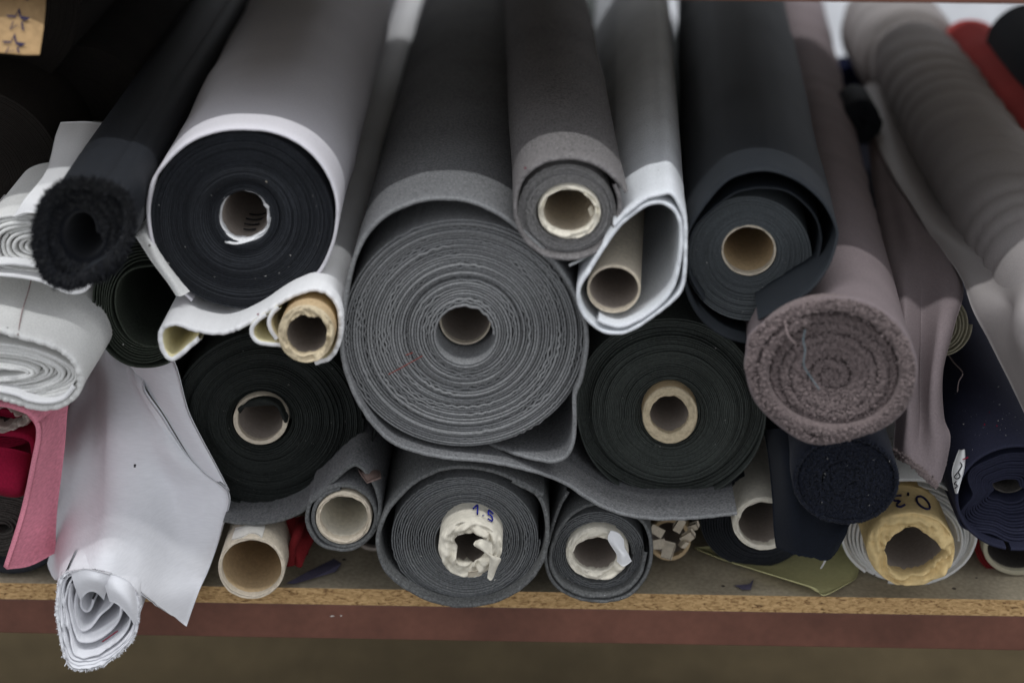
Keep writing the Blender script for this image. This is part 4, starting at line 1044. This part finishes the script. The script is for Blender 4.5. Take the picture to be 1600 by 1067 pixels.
# ------------------------------------------------------------------ rolls behind, upper right
Y = 0.35
AC = roll("red_fabric_roll", "red fabric roll slanting back behind the creased grey-taupe roll", (1645, 245), 57, Y)
P = np.column_stack([1645 + 60 * np.cos(np.linspace(0, 2 * np.pi, 90, endpoint=False)), 245 - 57 * np.sin(np.linspace(0, 2 * np.pi, 90, endpoint=False))])
sheet("outer_wrap", AC, P, Y, .40, .004, M_RED, already=True, closed=True, rows=FINE, disp=wrinkle(.003, .09, .5, 25, fade=.0))
winding(AC, M_RED, (1645, 245), (8, 8), (54, 51), 8, Y, L=.39, seed=101, step=6)
Y = 0.40
AC2 = roll("dark_red_fabric_roll", "dark red fabric roll lying under the red one at the right edge", (1640, 290), 60, Y)
winding(AC2, M_DRED, (1650, 300), (12, 12), (70, 68), 6, Y, L=.5, seed=102, step=6)
Y = 0.42
AD = roll("navy_fabric_roll", "blackish navy fabric roll at the top right corner beside the red one", (1690, 160), 70, Y)
P = np.column_stack([1690 + 74 * np.cos(np.linspace(0, 2 * np.pi, 90, endpoint=False)), 165 - 72 * np.sin(np.linspace(0, 2 * np.pi, 90, endpoint=False))])
sheet("outer_wrap", AD, P, Y, .225, .004, M_NAVYF, already=True, closed=True, rows=FINE, disp=wrinkle(.003, .09, .5, 35, fade=.0))
winding(AD, M_NAVYF, (1690, 165), (10, 10), (64, 62), 8, Y, L=.22, seed=103, step=6)
Y = 0.50
AG = roll("black_fabric_roll", "small black roll end deep in the gap between the terry and creased taupe rolls", (1348, 185), 36, Y)
winding(AG, M_BLACK, (1348, 190), (6, 6), (30, 36), 6, Y, L=.06, seed=104, step=4)
Y = 0.85
AG2 = roll("blue_fabric_roll", "bit of a blue fabric roll far back in the gap beside the terry roll", (1328, 128), 24, Y)
winding(AG2, M_BLUE, (1328, 128), (6, 6), (26, 24), 5, Y, L=.05, seed=105, step=4)

# ------------------------------------------------------------------ dark brown rolls, upper left, behind
Y = 0.10
AF = roll("dark_brown_fabric_roll", "big dark brown fabric roll in the shade at the left edge, behind the white rolls", (-60, 260), 170, Y)
P, a1, a2, a3 = spiral(-60, 300, 150, 150, 165, 165, 1.3, step=6)
winding(AF, M_BROWN, (-60, 300), (30, 30), (165, 165), 60, Y, fill=.985, jit=.0002, L=1.1, seed=106, step=7)
Y = 0.22
AF2 = roll("dark_brown_fabric_roll", "dark brown fabric roll behind the black plush roll, mostly in shadow", (150, 170), 110, Y)
P, a1, a2, a3 = spiral(120, 190, 105, 105, 118, 118, 1.3, step=6)
winding(AF2, M_BROWN, (120, 190), (20, 20), (118, 118), 50, Y, fill=.985, jit=.0002, L=1.1, seed=107, step=7)
AF3 = roll("dark_brown_fabric_roll", "dark brown fabric roll topmost at the left, behind the starred kraft strip", (-30, 20), 100, .2)
P, a1, a2, a3 = spiral(-20, 10, 130, 130, 145, 145, 1.3, step=6)
winding(AF3, M_BROWN, (-20, 10), (20, 20), (145, 145), 56, .2, fill=.985, jit=.0002, L=1.1, seed=108, step=7)

# ------------------------------------------------------------------ kraft strip with stars
kz = lambda y: -.052 + (86 - y) / 86 * .034
KT = loft("kraft_paper_strip", None, [[(-60, -60, kz(-60)), (0, -60, kz(-60)), (40, -60, kz(-60)), (74, -60, kz(-60) + .006)], [(-60, 0, kz(0)), (0, 0, kz(0)), (40, 0, kz(0)), (72, 0, kz(0) + .006)], [(-60, 45, kz(45)), (0, 45, kz(45)), (38, 45, kz(45)), (68, 45, kz(45) + .006)],
                                      [(-60, 82, kz(82)), (0, 83, kz(83)), (36, 86, kz(86)), (62, 86, kz(86) + .004)]], .0008, M_KRAFT, 5, 5,
          label="brown kraft paper strip printed with dark outlined stars, hanging at the top left corner", cat="paper strip")
for (cx, cy) in ((34, -14), (28, 32), (21, 72)):
    outer = []
    for k in range(10):
        a = math.radians(90 + 36 * k - 6); r = 20 if k % 2 == 0 else 8
        outer.append((cx + r * math.cos(a), cy - r * math.sin(a)))
    inner = [(cx + (x - cx) * .76 + (-.8), cy + (y - cy) * .76 + 1.0) for x, y in outer]
    if cy > 60:
        outer = [(x, min(y, 83)) for x, y in outer]; inner = [(x, min(y, 82)) for x, y in inner]
    V = [W(x, y, kz(y) - .0028) for x, y in outer] + [W(x, y, kz(y) - .0028) for x, y in inner]
    F = [(k, (k + 1) % 10, 10 + (k + 1) % 10, 10 + k) for k in range(10)]
    star = mesh_obj("printed_star", V, F, M_INK, KT, smooth=False)
    # the solid shade on the right-hand arms
    V = [W(x, y, kz(y) - .0031) for x, y in (outer[9], outer[8], (outer[8][0] - 5, outer[8][1] + 4), ((outer[9][0] + cx) / 2 + 2, outer[9][1] + 4))]
    mesh_obj("star_shade", V, [(0, 1, 2, 3)], M_INK, star, smooth=False)

# ------------------------------------------------------------------ small things on the shelf
def shelf_pt(px, py, z=0.002):
    d = fwd + (px - CX) / FPX * rgt - (py - CY) / FPX * up
    t = (z - CAM[2]) / d[2]
    return CAM + d * t


def flat_scrap(name, pts, mat, label, cat, z=0.001, h=0.0012, curl=0.0):
    n = len(pts)
    top = [shelf_pt(x, y, z + h + curl * (k % 2)) for k, (x, y) in enumerate(pts)]
    bot = [shelf_pt(x, y, z + curl * (k % 2)) for k, (x, y) in enumerate(pts)]
    F = [tuple(range(n)), tuple(range(2 * n - 1, n - 1, -1))] + [(k, n + k, n + (k + 1) % n, (k + 1) % n) for k in range(n)]
    return mesh_obj(name, top + bot, F, mat, None, smooth=False, label=label, cat=cat)


ys = [[shelf_pt(1085, 856, .006), shelf_pt(1160, 850, .006), shelf_pt(1260, 846, .006), shelf_pt(1345, 850, .006)],
      [shelf_pt(1130, 874, .006), shelf_pt(1190, 880, .004), shelf_pt(1262, 884, .003), shelf_pt(1342, 890, .003)],
      [shelf_pt(1190, 893, .010), shelf_pt(1232, 904, .006), shelf_pt(1270, 906, .003), shelf_pt(1338, 902, .002)],
      [shelf_pt(1262, 915, .010), shelf_pt(1277, 921, .008), shelf_pt(1290, 929, .006), shelf_pt(1334, 906, .002)]]
loft("yellow_paper_sheet", None, ys, .001, M_OLIVE, 6, 6, world_pts=True, label="olive-yellow paper sheet lying on the shelf with its corner pointing forward", cat="paper sheet")
flat_scrap("fabric_scrap", [(1147, 914), (1170, 912), (1178, 904), (1173, 921), (1160, 921)], M_VIOLET, "small grey-violet fabric scrap lying on the shelf near the yellow sheet", "fabric scrap")
flat_scrap("fabric_scrap", [(447, 911), (480, 893), (522, 872), (534, 880), (524, 893), (490, 903), (460, 912)], M_VIOLET, "dark ribbon of fabric lying on the shelf beside the bare cardboard tube", "fabric scrap", curl=.002)
red = [[(446, 806, .03), (462, 806, .02), (478, 812, .03), (500, 800, .05)], [(448, 838, .02), (462, 832, .0), (478, 840, .01), (492, 832, .04)], [(450, 866, .015), (460, 862, -.004), (470, 866, .004), (478, 850, .03)], [(452, 882, .012), (459, 884, .0), (468, 878, .004), (474, 862, .02)]]
loft("red_cloth", None, red, .002, M_DRED, 7, 7, wr=lambda u, v: .004 * np.sin(15 * v + 6 * u), label="crumpled dark red cloth stuffed behind the bare cardboard tube", cat="cloth")
Y = 0.06
KT2 = roll("cardboard_tube", "cardboard tube far back in the shade behind the small grey felt roll", (585, 825), 36, Y, "tube")
core(KT2, (585, 825), (38, 36), (33, 31), Y, mat=M_CARDG, in_mat=M_GREYBR, rin=(33, 31), seed=50, name="tube_wall", L=.9)
